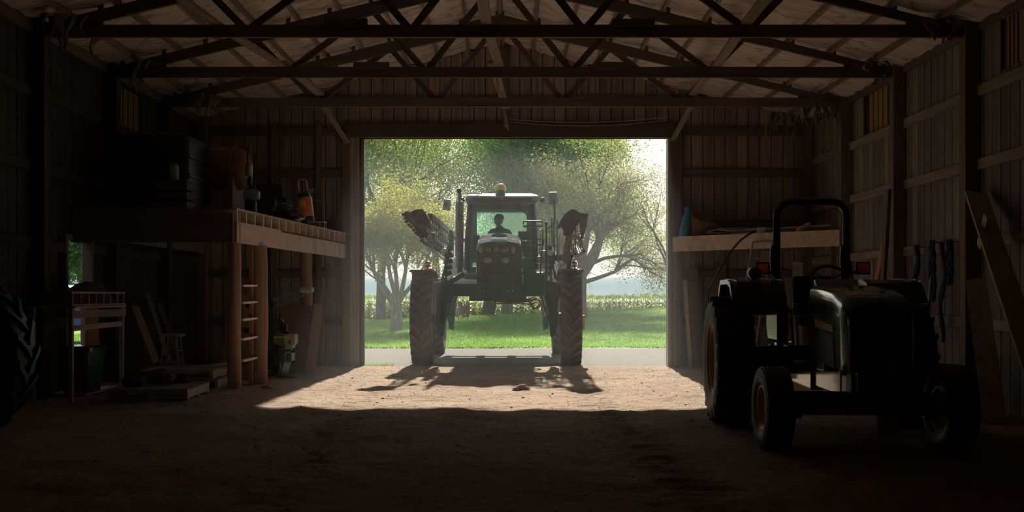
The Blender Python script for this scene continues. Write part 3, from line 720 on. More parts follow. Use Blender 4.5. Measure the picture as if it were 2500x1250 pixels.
# --- trees: trunk and limbs grown segment by segment, leaves set around the twig ends
def grow(rg, p, d, L, r, lev, maxlev, tubes, tips, spread, upb, n_child):
    nseg = 5 if lev == 0 else 4; pts = [p.copy()]; rs = [r]; q = p.copy(); dd = d.copy()
    for i in range(nseg):
        dd = (dd+Vector((rg.gauss(0, 1), rg.gauss(0, 1), rg.gauss(0, 1)))*0.10*(1+0.5*lev)+Vector((0, 0, upb*0.08))).normalized()
        q = q+dd*(L/nseg); pts.append(q.copy()); rs.append(r*(1-0.5*(i+1)/nseg))
    tubes.append((pts, rs, 9 if lev == 0 else (6 if lev < 2 else 4)))
    if lev >= maxlev: tips.append(q.copy()); tips.append(pts[2]); return
    if lev >= maxlev-1: tips.append(q.copy()); tips.append(pts[3])
    for k in range(n_child[min(lev, len(n_child)-1)]):
        t = rg.uniform(0.35 if lev else 0.45, 1.0); f = t*nseg; i = min(int(f), nseg-1); b = pts[i].lerp(pts[i+1], f-i)
        az = rg.uniform(0, 2*PI); ax = dd.orthogonal().normalized(); ax.rotate(Matrix.Rotation(az, 3, dd))
        nd = (dd*math.cos(spread)+ax*math.sin(spread)).normalized()
        nd = (nd+Vector((0, 0, 0.12*upb))).normalized()
        grow(rg, b, nd, L*rg.uniform(0.55, 0.8), r*(1-0.5*t)*0.62, lev+1, maxlev, tubes, tips, spread*rg.uniform(0.85, 1.15), upb, n_child)
def leaves_mesh(name, cents, n, spr, size, matn, parent, origin, seed):
    rg = np.random.RandomState(seed); cents = np.array([tuple(c) for c in cents]); idx = rg.randint(0, len(cents), n)
    g = rg.normal(0, 1, (n, 3)); g /= np.maximum(1.0, np.linalg.norm(g, axis=1, keepdims=True)/1.7)
    c = cents[idx]+g*np.array(spr)
    u = rg.normal(0, 1, (n, 3)); u /= np.linalg.norm(u, axis=1, keepdims=True); w = rg.normal(0, 1, (n, 3)); w -= u*(w*u).sum(1, keepdims=True); w /= np.linalg.norm(w, axis=1, keepdims=True)
    s = (size*rg.uniform(0.6, 1.3, n))[:, None]
    V = np.stack([c-u*s, c+w*s*0.55, c+u*s, c-w*s*0.55], 1).reshape(-1, 3)-np.array(origin)
    o = raw_mesh(name, V, np.arange(4*n).reshape(-1, 4), matn, parent); o['kind'] = 'stuff'; return o
def tree(base, stems, L, r, maxlev, n_child, spread, upb, nleaf, spr, size, leafm, barkm, label, seed, extra=None, zcut=None):
    rg = random.Random(seed); b = Vector(base); t = thing('tree', label, 'tree', b, group='trees beyond the lawn')
    tubes = []; tips = []
    for (dx, dy, dz, ll, rr, off) in stems:
        grow(rg, b+Vector(off), Vector((dx, dy, dz)).normalized(), L*ll, r*rr, 0, maxlev, tubes, tips, spread, upb, n_child)
    if extra:
        for (pts, rs) in extra: tubes.append(([b+Vector(p) for p in pts], rs, 9)); 
    mb = MB()
    for pts, rs, n in tubes: mb.tube([p-b for p in pts], rs, n)
    mb.build('trunk', barkm, t, smooth=True, fix=False)
    if zcut is not None: tips = [p for p in tips if p.z > zcut]
    leaves_mesh('crown', tips, nleaf, spr, size, leafm, t, b, seed); return t
def at(px, d): return (px-XV)*d/F
def gb(px, d): x = at(px, d); return (x, d, float(lawn_z(x, d))-0.05)
# the small many-stemmed tree by the drive
b1 = gb(967, 40)
tree(b1, [(-0.55, 0.1, 1, 1, .62, (-.08, 0, 1.15)), (-0.25, -0.2, 1, 1.1, .6, (-.03, 0, 1.25)), (0.08, 0.25, 1, 1.15, .6, (0, 0, 1.25)), (0.42, -0.1, 1, 1.05, .6, (.06, 0, 1.2)), (0.75, 0.2, 1, 1.0, .55, (.1, 0, 1.15)), (-0.85, -0.1, 1, .95, .5, (-.1, 0, 1.1))],
     1.95, 0.17, 3, (5, 4, 3), 0.62, 0.45, 52000, (0.28, 0.28, 0.24), 0.042, 'leaf_yellow', 'bark_pale', 'small yellow-green tree with several pale stems by the drive', 11,
     extra=[([(0.0, 0, -0.1), (0.02, 0, 0.3), (0, 0, 0.8), (-0.03, 0, 1.3)], [0.30, 0.24, 0.23, 0.24])], zcut=2.3)
# the big tree behind the sprayer
b2 = gb(1188, 60)
tree(b2, [(0.02, 0, 1, 1, 1, (0, 0, 0))], 7.2, 0.42, 3, (7, 6, 4), 0.75, 0.35, 70000, (0.7, 0.7, 0.55), 0.066, 'leaf_dark', 'bark', 'tall dark green tree rising behind the cab of the sprayer', 23, zcut=4.2)
tree(gb(1232, 61), [(0.12, 0, 1, 1, 1, (0, 0, 0))], 6.4, 0.36, 3, (6, 6, 4), 0.8, 0.3, 40000, (0.65, 0.65, 0.5), 0.066, 'leaf_mid', 'bark_pale', 'pale-trunked tree beside the tall dark tree behind the sprayer', 31, zcut=5.2)
# left back
tree(gb(930, 58), [(0.05, 0, 1, 1, 1, (0, 0, 0))], 6.8, 0.30, 3, (7, 6, 4), 0.75, 0.3, 58000, (0.7, 0.7, 0.6), 0.066, 'leaf_mid', 'bark', 'tree behind the small many-stemmed tree', 47, zcut=4.6)
tree(gb(1075, 66), [(-0.05, 0, 1, 1, 1, (0, 0, 0))], 6.5, 0.30, 3, (7, 5, 4), 0.75, 0.3, 44000, (0.7, 0.7, 0.6), 0.066, 'leaf_mid', 'bark', 'tree half hidden behind the exhaust stack of the sprayer', 52, zcut=3.6)
# right: airy spreading tree
b5 = gb(1418, 48)
tree(b5, [(0.55, 0.1, 1, 1, .75, (0.05, 0, 2.2)), (0.95, -0.15, 1, 1.0, .6, (0.05, 0, 1.9)), (0.2, -0.2, 1, 1.1, .65, (0.02, 0, 2.5)), (1.5, 0.1, 0.65, .95, .45, (0.05, 0, 1.7)), (-0.35, 0.2, 1, .9, .5, (0, 0, 2.6)), (1.3, 0.3, 0.9, 1.0, .45, (0.05, 0, 2.3))],
     3.0, 0.24, 3, (5, 5, 3), 0.62, 0.15, 30000, (0.32, 0.32, 0.22), 0.044, 'leaf_olive', 'bark', 'airy olive-green tree spreading toward the door edge beside the sprayer', 64,
     extra=[([(0, 0, -0.1), (0.0, 0, 0.8), (0.03, 0, 1.7), (0.06, 0, 2.6)], [0.34, 0.26, 0.24, 0.22])])
tree(gb(1398, 64), [(0.0, 0, 1, 1, 1, (0, 0, 0))], 6.8, 0.30, 3, (7, 6, 4), 0.75, 0.3, 46000, (0.7, 0.7, 0.6), 0.066, 'leaf_mid', 'bark', 'green tree behind the mirror side of the sprayer', 71, zcut=3.4)
# bare-limbed tree at the very door edge
tree(gb(1655, 46), [(-0.35, 0, 1, 1, 1, (0, 0, 0))], 3.6, 0.14, 2, (5, 4, 3), 0.6, 0.4, 1500, (0.3, 0.3, 0.3), 0.06, 'leaf_olive', 'bark', 'thin bare-limbed tree at the edge of the doorway', 77)
# trees seen through the walk door
for k, (x, d) in enumerate(((-33.0, 76), (-30.2, 74), (-27.5, 70), (-35.5, 80))):
    tree((x, d, -0.3), [(0.0, 0, 1, 1, 1, (0, 0, 0))], 5.5, 0.28, 3, (7, 5, 3), 0.75, 0.3, 34000, (1.7, 1.7, 1.7), 0.15, 'leaf_far', 'bark', ('tree in the walk door view, in line with the frame edge', 'tree in the middle of the walk door view', 'tree in the walk door view, toward the big doorway', 'tree farthest out in the walk door view')[k], 80+k, zcut=0.5)

# --- wooded bluff far away
def bluff_z(x, y):
    h = 13.5+5*fbm(np.asarray(x)*0.012, np.asarray(y)*0.004, 61)+2.6*fbm(np.asarray(x)*0.09, np.asarray(y)*0.05, 63)
    return -1+h*sstep(640, 690, y)
bl = ground('bluff_hill', -420, 520, 635, 760, 5, bluff_z, 'bluff_forest'); bl['kind'] = 'structure'; bl['label'] = 'long wooded bluff on the hazy horizon'

# --- thin summer haze hanging over the fields
hz = bpy.data.materials.new('haze'); hz.use_nodes = True; hn = hz.node_tree.nodes; hn.clear()
hv = hn.new('ShaderNodeVolumeScatter'); hv.inputs['Color'].default_value = (0.42, 0.74, 1.0, 1); hv.inputs['Density'].default_value = 0.00042; hv.inputs['Anisotropy'].default_value = 0.45
ho = hn.new('ShaderNodeOutputMaterial'); hz.node_tree.links.new(hv.outputs[0], ho.inputs['Volume']); M['haze'] = hz
o = MB().bbox((-450, 68, -1.5), (520, 770, 24)).build('haze', 'haze'); tag(o, 'thin bright summer haze over the lawn and the fields', 'haze', kind='stuff')

# --- dust in the barn air
dz_ = bpy.data.materials.new('barn_dust'); dz_.use_nodes = True; hn = dz_.node_tree.nodes; hn.clear()
hv = hn.new('ShaderNodeVolumeScatter'); hv.inputs['Color'].default_value = (0.86, 0.95, 1.0, 1); hv.inputs['Density'].default_value = 0.0045; hv.inputs['Anisotropy'].default_value = 0.55
ho = hn.new('ShaderNodeOutputMaterial'); dz_.node_tree.links.new(hv.outputs[0], ho.inputs['Volume']); M['barn_dust'] = dz_
o = MB().bbox((-6.1, 6.0, 0.06), (6.05, 26.5, 4.7)).build('dust_haze', 'barn_dust'); tag(o, 'faint dust hanging in the air around the doorway', 'dust', kind='stuff')
# ================================================================== field sprayer in the doorway
SX, SY = -0.20, 21.19
spr = thing('field_sprayer', 'tall green field sprayer with folded booms entering the barn doorway', 'sprayer', (SX, SY, 0))
def S(px, py, l=0.0):
    d = SY+l
    return Vector(((px-XV)*d/F-SX, l, HC+(YV-py)*d/F))

def copy_part(o, parent, loc=None, rot=None):
    c = o.copy(); C.objects.link(c); c.parent = parent
    if loc is not None: c.location = loc
    if rot is not None: c.rotation_euler = rot
    for ch in list(o.children):
        k = ch.copy(); C.objects.link(k); k.parent = c
    return c

def wheel(parent, R, W, rim, nl, sweep, lugh, m_t, m_l, m_r, out, name='wheel'):
    """tyre with chevron lugs; sub-parts tread, rim and hub; 'out' is the side the dish faces"""
    Rb = R-lugh; mb = MB()
    prof = [(rim, -W*.36), (rim+.02, -W*.43), (rim+(Rb-rim)*.45, -W*.5), (Rb-.05, -W*.485), (Rb-.012, -W*.44), (Rb, -W*.36), (Rb+.006, 0),
            (Rb, W*.36), (Rb-.012, W*.44), (Rb-.05, W*.485), (rim+(Rb-rim)*.45, W*.5), (rim+.02, W*.43), (rim, W*.36)]
    mb.lathe(prof, 56, 'X', closed=True); w = mb.build(name, m_t, parent, smooth=True)
    mb = MB()
    for s in (-1, 1):
        for i in range(nl):
            f0 = 2*PI*(i+(0.5 if s > 0 else 0))/nl; rings = []
            for q in (0.0, 0.35, 0.7, 1.0):
                x = s*(-0.02*W+q*W*0.50); f = f0+sweep/R*(q**0.85); ha = (0.026+0.006*q)/R*(R/0.9)**0.5; top = Rb+lugh*(1-0.25*q*q); bot = Rb-0.03-0.03*q*q
                rings.append([(x, -r*math.cos(a), r*math.sin(a)) for (r, a) in ((bot, f-ha*1.2), (top, f-ha), (top, f+ha), (bot, f+ha*1.2))])
            mb.loft(rings)
    mb.build('tread', m_l, w)
    mb = MB(); o = out
    mb.lathe([(rim+.012, -W*.40), (rim+.012, -W*.36), (rim-.03, -W*.30), (rim-.05, 0), (rim-.03, W*.30), (rim+.012, W*.36), (rim+.012, W*.40), (rim-.01, W*.40), (rim-.045, W*.28), (rim-.065, 0.02), (rim-.065, -0.02), (rim-.045, -W*.28), (rim-.01, -W*.40)], 40, 'X', closed=True)
    mb.lathe([(rim-.05, o*W*.10), (rim*.75, o*W*.14), (rim*.45, o*W*.02), (rim*.2, o*W*.02), (rim*.2, o*W*.02-.02), (rim*.45, o*W*.02-.02), (rim*.75, o*W*.14-.02), (rim-.05, o*W*.10-.02)], 40, 'X', closed=True)
    mb.build('rim', m_r, w, smooth=True)
    mb = MB(); mb.lathe([(rim*.24, o*W*.02-0.03), (rim*.24, o*W*.2), (rim*.19, o*W*.26)], 20, 'X')
    for k in range(8):
        a = 2*PI*k/8; mb.lathe([(.016, 0), (.016, .03)], 6, 'X', c=(o*W*.02+(0 if o > 0 else -.03), rim*.34*math.cos(a), rim*.34*math.sin(a)))
    mb.build('hub', m_r, w, smooth=True)
    return w
WR_ = 0.94
wl_ = wheel(spr, WR_, 0.43, 0.60, 24, 0.20, 0.045, 'tyre_dusty', 'lug_dusty', 'deere_yellow', 1)
wl_.location = (-1.53, 0, WR_-0.01); wl_.rotation_euler = (0, 0, math.radians(0.6))
for (x, y, a) in ((1.53, 0.0, -2.2), (-1.53, 3.95, 0.0), (1.53, 3.95, 0.0)):
    copy_part(wl_, spr, (x, y, WR_-0.01), (0, 0, math.radians(a+(180 if x > 0 else 0)) if False else math.radians(a)))
# --- chassis
mb = MB()
mb.bbox((-1.22, -0.12, 1.40), (1.30, 0.12, 1.66)); mb.bbox((-0.55, -0.25, 1.36), (0.55, 0.2, 1.52))
mb.bbox((-0.42, 0.1, 1.42), (-0.22, 5.6, 1.66)); mb.bbox((0.30, 0.1, 1.42), (0.50, 5.6, 1.66))
mb.bbox((-1.25, 3.83, 1.40), (1.30, 4.07, 1.64)); mb.bbox((-0.6, 0.6, 1.30), (0.62, 2.6, 1.45))
mb.build('chassis', 'deere_green', spr, bevel=0.015)
for s, nm in ((-1, 'l'), (1, 'r')):
    for y in (0.0, 3.95):
        mb = MB(); mb.prism([(s*0.98, 1.72), (s*1.27, 1.66), (s*1.24, 1.2), (s*1.20, 0.62), (s*1.12, 0.58), (s*1.08, 1.0), (s*1.02, 1.36)], y-0.13, y+0.13)
        mb.lathe([(.17, s*1.10), (.17, s*1.26)], 16, 'X', c=(0, y, WR_)) 
        mb.build('drop_leg', 'deere_green', spr, bevel=0.012)
        MB().lathe([(.12, s*1.28), (.12, s*1.46)], 16, 'X', c=(0, y, WR_)).build('axle_stub', 'black_plastic', spr)
    mb = MB(); mb.tube([(s*1.06, -0.15, 1.42), (s*1.12, -0.2, 1.2), (s*1.13, -0.18, 0.95)], 0.02, 6); mb.tube([(s*0.98, -0.12, 1.40), (s*1.06, -0.2, 1.15), (s*1.15, -0.18, 0.90)], 0.016, 6)
    mb.tube([(s*0.92, -0.1, 1.40), (s*1.0, -0.2, 1.1), (s*1.1, -0.16, 0.85)], 0.014, 6); mb.build('brake_hose', 'hose_black', spr, smooth=True)
# sloped braces on top of the beam
for s in (-1, 1):
    a, b = (S(1078, 703), S(1130, 668)) if s < 0 else (S(1368, 703), S(1332, 690))
    MB().bar(a+Vector((0, -.1, 0)), b+Vector((0, 0.1, 0)), 0.14, 0.10).build('frame_brace', 'deere_green', spr, bevel=0.01)
# --- hood, grille, lamps
def hoodring(y, xw, zt, zb, cx=0.05):
    n = []; R = 0.12
    pts = [(-xw, zb), (-xw*1.02, (zt+zb)/2), (-xw, zt-0.20), (-xw*.93, zt-0.09), (-xw*.78, zt-0.035), (-xw*.40, zt-0.005), (-xw*.22, zt), (xw*.22, zt), (xw*.40, zt-0.005), (xw*.78, zt-0.035), (xw*.93, zt-0.09), (xw, zt-0.20), (xw*1.02, (zt+zb)/2), (xw, zb)]
    return [(cx+x, y, z) for x, z in pts]
mb = MB(); mb.loft([hoodring(-0.42, 0.455, 2.40, 1.66), hoodring(-0.36, 0.465, 2.50, 1.66), hoodring(-0.20, 0.47, 2.60, 1.66), hoodring(0.15, 0.47, 2.69, 1.66), hoodring(0.7, 0.46, 2.75, 1.66), hoodring(1.18, 0.44, 2.78, 1.66)])
hood = mb.build('hood', 'hood_green', spr, smooth=True)
for s in (-1, 1):                                            # sky reflections on the hood nose, painted as raised white panels
    mb = MB(); mb.add([(0.05+s*0.16, -0.375, 2.505), (0.05+s*0.43, -0.36, 2.46), (0.05+s*0.40, -0.05, 2.61), (0.05+s*0.16, -0.03, 2.665), (0.05+s*0.16, -0.375, 2.52), (0.05+s*0.42, -0.36, 2.475), (0.05+s*0.39, -0.05, 2.625), (0.05+s*0.16, -0.03, 2.68)],
                      [(0, 1, 2, 3), (4, 7, 6, 5), (0, 4, 5, 1), (1, 5, 6, 2), (2, 6, 7, 3), (3, 7, 4, 0)]); mb.build('hood_reflection', 'white_plastic', hood)
mb = MB(); mb.prism([(-0.37, 1.68), (0.47, 1.68), (0.50, 2.10), (0.495, 2.33), (0.44, 2.385), (-0.34, 2.385), (-0.395, 2.33), (-0.40, 2.10)], -0.455, -0.40)
gr = mb.build('grille', 'grille_brown', spr, bevel=0.012)
mb = MB()
for k in range(15): mb.bbox((-0.30+k*0.05, -0.462, 1.72), (-0.285+k*0.05, -0.452, 2.02))
mb.build('grille_rib', 'cab_black', gr)
yl = -0.455; d_l = SY+yl
for (px, py, rx, rz, m_) in ((1172.5, 610, .055, .075, 'lamp_lens'), (1191.5, 609.5, .095, .07, 'lamp_lens_dim'), (1233.5, 609.5, .095, .07, 'lamp_lens_dim'), (1252.5, 610, .055, .075, 'lamp_lens'), (1191, 635.5, .095, .065, 'lamp_lens'), (1234, 635.5, .095, .065, 'lamp_lens')):
    c = S(px, py, yl); mb = MB(); mb.ball((c.x, yl-0.005, c.z), 1.0, 18, 8, (rx, .03, rz)); l_ = mb.build('headlamp', m_, spr, smooth=True)
    mb = MB(); mb.lathe([(1.0, 0), (1.12, 0), (1.12, -.02), (1.0, -.02)], 20, 'Y', c=(0, 0, 0), closed=True); mb.v = [(v[0]*rx+c.x, v[1]+yl, v[2]*rz+c.z) for v in mb.v]; mb.build('bezel', 'cab_black', l_)
# leaping-animal badge on a green shield
c = S(1212, 609.5, yl); mb = MB(); mb.prism([(c.x-.06, c.z-.045), (c.x+.06, c.z-.045), (c.x+.06, c.z+.05), (c.x-.06, c.z+.05)], yl-.012, yl); bd = mb.build('badge', 'gps_green', spr)
mb = MB(); mb.prism([(c.x+a*.1, c.z+b*.1) for a, b in ((-.45, -.05), (-.25, .12), (.1, .14), (.28, .3), (.42, .22), (.3, .1), (.25, -.02), (.4, -.22), (.3, -.24), (.12, -.06), (-.15, -.06), (-.3, -.28), (-.42, -.24), (-.3, -.06))], yl-.018, yl-.012); mb.build('emblem', 'stripe_yellow', bd)
# front tow plate and bumper
a, b = S(1191, 729, -0.62), S(1231, 671, -0.62)
MB().bbox((a.x, -0.66, a.z), (b.x, -0.58, b.z)).build('front_plate', 'deere_green', spr, bevel=0.01)
mb = MB(); a, b = S(1165, 712, -.5), S(1260, 689, -.5); mb.bbox((a.x, -0.58, a.z), (b.x, -0.3, b.z)); mb.build('front_bumper', 'deere_green', spr, bevel=0.015)
mb = MB()
for px in (1170, 1182, 1240, 1252): q = S(px, 710, -.6); mb.lathe([(.016, -.6), (.016, -.575)], 6, 'Y', c=(q.x, 0, q.z))
mb.build('bumper_bolt', 'bolt_steel', spr)
# --- cab
CX = 0.085; yf, yr = 1.2, 2.75
cb = MB()
def pillar(m, xb, xt, yb, yt, w): m.bar((xb, yb, 2.0), (xt, yt, 3.45), w, w*1.2, up=(0, 1, 0))
for s in (-1, 1):
    mb = MB(); mb.tube([(CX+s*.76, yf-0.02, 1.98), (CX+s*.745, yf+0.0, 2.6), (CX+s*.69, yf+0.10, 3.46)], [.065, .06, .055], 8); mb.build('cab_pillar', 'cab_black', spr, smooth=True)
    mb = MB(); mb.tube([(CX+s*.74, yr, 1.98), (CX+s*.73, yr, 2.6), (CX+s*.68, yr-.05, 3.46)], [.07, .065, .06], 8); mb.build('cab_pillar', 'cab_black', spr, smooth=True)
    MB().bbox((CX+s*.72, yf, 2.0), (CX+s*.735, yr, 2.12)).build('door_sill', 'deere_green', spr)
    mb = MB(); mb.add([(CX+s*.73, yf+.02, 2.1), (CX+s*.73, yr-.02, 2.1), (CX+s*.68, yr-.06, 3.42), (CX+s*.68, yf+.12, 3.42), (CX+s*.722, yf+.02, 2.1), (CX+s*.722, yr-.02, 2.1), (CX+s*.672, yr-.06, 3.42), (CX+s*.672, yf+.12, 3.42)], [(0, 1, 2, 3), (7, 6, 5, 4), (0, 4, 5, 1), (1, 5, 6, 2), (2, 6, 7, 3), (3, 7, 4, 0)])
    mb.build('side_window', 'cab_glass', spr)
mb = MB(); mb.add([(CX-.72, yf, 2.05), (CX+.72, yf, 2.05), (CX+.66, yf+.1, 3.44), (CX-.66, yf+.1, 3.44), (CX-.72, yf+.008, 2.05), (CX+.72, yf+.008, 2.05), (CX+.66, yf+.108, 3.44), (CX-.66, yf+.108, 3.44)], [(0, 1, 2, 3), (7, 6, 5, 4), (0, 4, 5, 1), (1, 5, 6, 2), (2, 6, 7, 3), (3, 7, 4, 0)])
ws = mb.build('windshield', 'cab_glass', spr)
mb = MB(); a = S(1262, 510, 1.17); b = S(1286, 532, 1.17); mb.tube([(a.x, 1.19, a.z+.12), (b.x+.06, 1.16, b.z+.02)], 0.010, 6); mb.tube([(a.x-.05, 1.24, a.z+.1), (b.x, 1.18, b.z+.06)], 0.008, 6); mb.build('wiper', 'black_plastic', ws)
MB().bbox((CX-.64, yr-.05, 2.25), (CX+.64, yr-.042, 3.40)).build('rear_window', 'cab_glass', spr)
mb = MB(); mb.bbox((CX-.72, yr-.09, 2.0), (CX+.72, yr-.02, 2.28)); mb.bbox((CX-.70, yr-.09, 3.37), (CX+.70, yr-.02, 3.46)); mb.bbox((CX-.70, yr-.09, 2.2), (CX-.58, yr-.02, 3.4)); mb.bbox((CX+.58, yr-.09, 2.2), (CX+.70, yr-.02, 3.4)); mb.bbox((CX-.70, yf+.06, 3.41), (CX+.70, yr-.05, 3.47)); mb.bbox((CX-.66, yf+.16, 3.30), (CX+.66, yf+.22, 3.44))
mb.build('cab_lining', 'cab_interior', spr)
mb = MB(); mb.bbox((CX-.76, yf-.02, 1.90), (CX+.76, yr, 2.05)); mb.build('cab_floor', 'deere_green', spr, bevel=.01)
def roofring(z, k, y0, y1): return [(CX+.02+x*k, y, z) for x, y in ((-.80, y0+.10), (-.70, y0), (.70, y0), (.80, y0+.10), (.80, y1-.1), (.7, y1), (-.7, y1), (-.8, y1-.1))]
mb = MB(); mb.loft([roofring(3.43, .97, yf-.12, yr+.1), roofring(3.50, 1.01, yf-.16, yr+.12), roofring(3.58, 1.0, yf-.14, yr+.1), roofring(3.635, .93, yf-.05, yr+.02), roofring(3.65, .8, yf+.05, yr-.05)])
rf = mb.build('cab_roof', 'roof_dark', spr, smooth=True, bevel=0)
mb = MB(); mb.box((CX+.02, yf-.165, 3.50), (1.3, .03, .09)); mb.build('roof_visor', 'black_plastic', rf, bevel=.008)
for s in (-1, 1): 
    mb = MB(); mb.ball((CX+.02+s*.885, yf+.05, 3.51), .06, 12, 8); mb.bar((CX+s*.8, yf+.06, 3.5), (CX+s*.9, yf+.06, 3.5), .03, .03); mb.build('work_lamp', 'cab_black', rf, smooth=True)
q = S(1222, 464, 1.3)
mb = MB(); mb.lathe([(.085, 3.63), (.10, 3.64), (.10, 3.72), (.09, 3.725)], 20, 'Z', c=(q.x, 1.3, 0)); g1 = mb.build('receiver_base', 'gps_green', spr, smooth=True)
mb = MB(); mb.lathe([(.115, 3.72), (.122, 3.75), (.118, 3.80), (.095, 3.845), (.05, 3.87), (.01, 3.875)], 20, 'Z', c=(q.x, 1.3, 0)); mb.build('receiver_dome', 'gps_yellow', g1, smooth=True)
mb = MB(); mb.tube([(q.x, 1.2, 3.64), (q.x+.02, 1.02, 3.55), (q.x+.06, 1.03, 3.45)], .008, 6); mb.build('receiver_cable', 'hose_pale', g1)
# inside: seat, steering column, console
mb = MB(); mb.box((CX-.04, 2.05, 2.28), (.52, .5, .14)); mb.box((CX-.04, 2.36, 2.56), (.46, .12, .46), Matrix.Rotation(-.15, 3, 'X')); mb.build('driver_seat', 'seat_dark', spr, bevel=.04)
mb = MB(); mb.tube([(CX, 1.5, 2.05), (CX, 1.62, 2.62)], .035, 8); mb.build('steering_column', 'cab_black', spr)
mb = MB(); ring = [Vector((CX+.19*math.cos(t), 1.64+.10*math.sin(t), 2.66+.16*math.sin(t))) for t in [2*PI*k/20 for k in range(20)]]; mb.tube(ring, .015, 6, closed=True); mb.bar((CX-.18, 1.64, 2.66), (CX+.18, 1.64, 2.66), .03, .02); mb.build('steering_wheel', 'black_plastic', spr, smooth=True)
mb = MB(); mb.box((CX+.52, 1.9, 2.45), (.22, .7, .35)); mb.box((CX+.50, 1.62, 2.75), (.26, .05, .2)); mb.build('console', 'cab_black', spr, bevel=.02)
mb = MB(); mb.box((CX-.56, 1.5, 2.55), (.16, .2, .4)); mb.build('side_console', 'cab_black', spr, bevel=.03)
# --- exhaust
a = S(1122, 0, 0.6).x; d6 = 0.6
mb = MB(); mb.lathe([(.05, 1.98), (.082, 2.02), (.086, 2.05), (.086, 3.38), (.07, 3.42), (.045, 3.43)], 20, 'Z', c=(a, d6, 0)); ex = mb.build('exhaust_stack', 'exhaust', spr, smooth=True)
mb = MB(); mb.tube([(a, d6, 3.40), (a, d6, 3.58), (a-.01, d6+.0, 3.64)], .042, 12); mb.build('exhaust_tip', 'exhaust', ex, smooth=True)
MB().tube([(a-.01, d6, 3.60), (a-.015, d6, 3.69)], [.05, .046], 12).build('rain_cap', 'black_plastic', ex, smooth=True)
mb = MB(); mb.tube([(a, d6, 2.05), (a, d6, 1.93), (a+.06, d6, 1.85), (a+.18, d6-.05, 1.82), (a+.42, d6-.1, 1.82)], .062, 14); mb.build('exhaust_elbow', 'exhaust', ex, smooth=True)
# --- mirrors
c = S(1091, 500, 1.0); mb = MB(); mb.box((0, 0, 0), (.16, .06, .24), Matrix.Rotation(.12, 3, 'Y')); m1 = mb.build('mirror', 'grey_plastic', spr, bevel=.02, loc=c)
mb = MB(); k = S(1086, 470, 1.0)-c; mb.tube([(0, .02, .1), (k.x, .02, k.z), (.75, .1, k.z-.02)], .008, 6); mb.box((-.02, -.035, 0), (.05, .012, .07)); mb.build('mirror_arm', 'black_plastic', m1)
c = S(1350, 484, 0.9); mb = MB(); mb.box((0, 0, 0), (.20, .06, .27), Matrix.Rotation(-.03, 3, 'Y')); m2 = mb.build('mirror', 'grey_plastic', spr, bevel=.025, loc=c)
pts = [S(1354, 488, 0.85), S(1354, 545, 0.85), S(1338, 558, 0.85), S(1330, 565, 0.85)]; MB().tube([p-c for p in pts], .022, 8).build('mirror_arm', 'deere_green', m2, smooth=True)
# --- boarding ladder folded in front
lad = MB(); yl2 = -0.35
for px, y0, y1, r in ((1273.5, 588, 722, .016), (1334, 545, 722, .022), (1326, 560, 700, .016)):
    a, b = S(px, y0, yl2), S(px-(0 if px != 1326 else 8), y1, yl2); lad.tube([a, b], r, 8)
    if px != 1326: lad.ball(a, r*1.6, 8, 6)
ldr = lad.build('boarding_ladder', 'deere_green', spr, smooth=True)
for (px0, px1, y0, y1, m_) in ((1278, 1325, 540, 553, 0), (1280, 1327, 583, 598, 0), (1281, 1327, 628, 641, 0), (1281, 1327, 668, 684, 1), (1279, 1331, 696, 721, 2)):
    a, b = S(px0, y1, yl2), S(px1, y0, yl2); w = b.x-a.x; h = b.z-a.z; mb = MB()
    mb.tube([(a.x, yl2, a.z), (b.x, yl2, a.z), (b.x+.0, yl2, b.z-.02), (b.x-.04, yl2-.01, b.z), (a.x+.04, yl2-.01, b.z), (a.x, yl2, b.z-.02)], .017, 6, closed=True)
    mb.box(((a.x+b.x)/2, yl2+.10, a.z), (w, .22, .018)); mb.bar((a.x, yl2, a.z+.01), (b.x, yl2, a.z+.01), .02, .02)
    if m_ == 2: mb.bbox((a.x, yl2+.02, a.z), (b.x, yl2+.05, b.z))
    for k in range(6): mb.bar((a.x+w*(k+.5)/6, yl2+.0, a.z+.015), (a.x+w*(k+.5)/6, yl2+.2, a.z+.015), .012, .02)
    mb.build('step', 'deere_green', ldr)
a = S(1335, 722, yl2); mb = MB(); mb.bbox((S(1278, 0, yl2).x, yl2+.06, S(0, 722, yl2).z), (a.x, yl2+.3, S(0, 664, yl2).z)); mb.build('ladder_box', 'deere_green', spr, bevel=.015)
mb = MB()
for px, y0, y1, q in ((1347, 532, 615, .014), (1352, 545, 630, .02), (1360, 540, 630, .014), (1318, 640, 570, .012)): mb.tube([S(px, y0, .3), S(px+1, y1, .3)], q, 6)
mb.tube([S(1333, 566, .2), S(1360, 566, .3)], .012, 6); mb.tube([S(1330, 600, .2), S(1362, 602, .3)], .012, 6); mb.build('platform_rail', 'deere_green', spr, smooth=True)
MB().tube([S(1342, 563, .25), S(1342, 600, .25)], .022, 8).build('fluid_gauge', 'hose_yellow', spr, smooth=True)
mb = MB(); a, b = S(1318, 612, 0.9), S(1342, 655, 0.9); mb.bbox((a.x, .7, b.z), (b.x, 1.2, a.z)); mb.build('tool_box', 'grey_plastic', spr, bevel=.02)
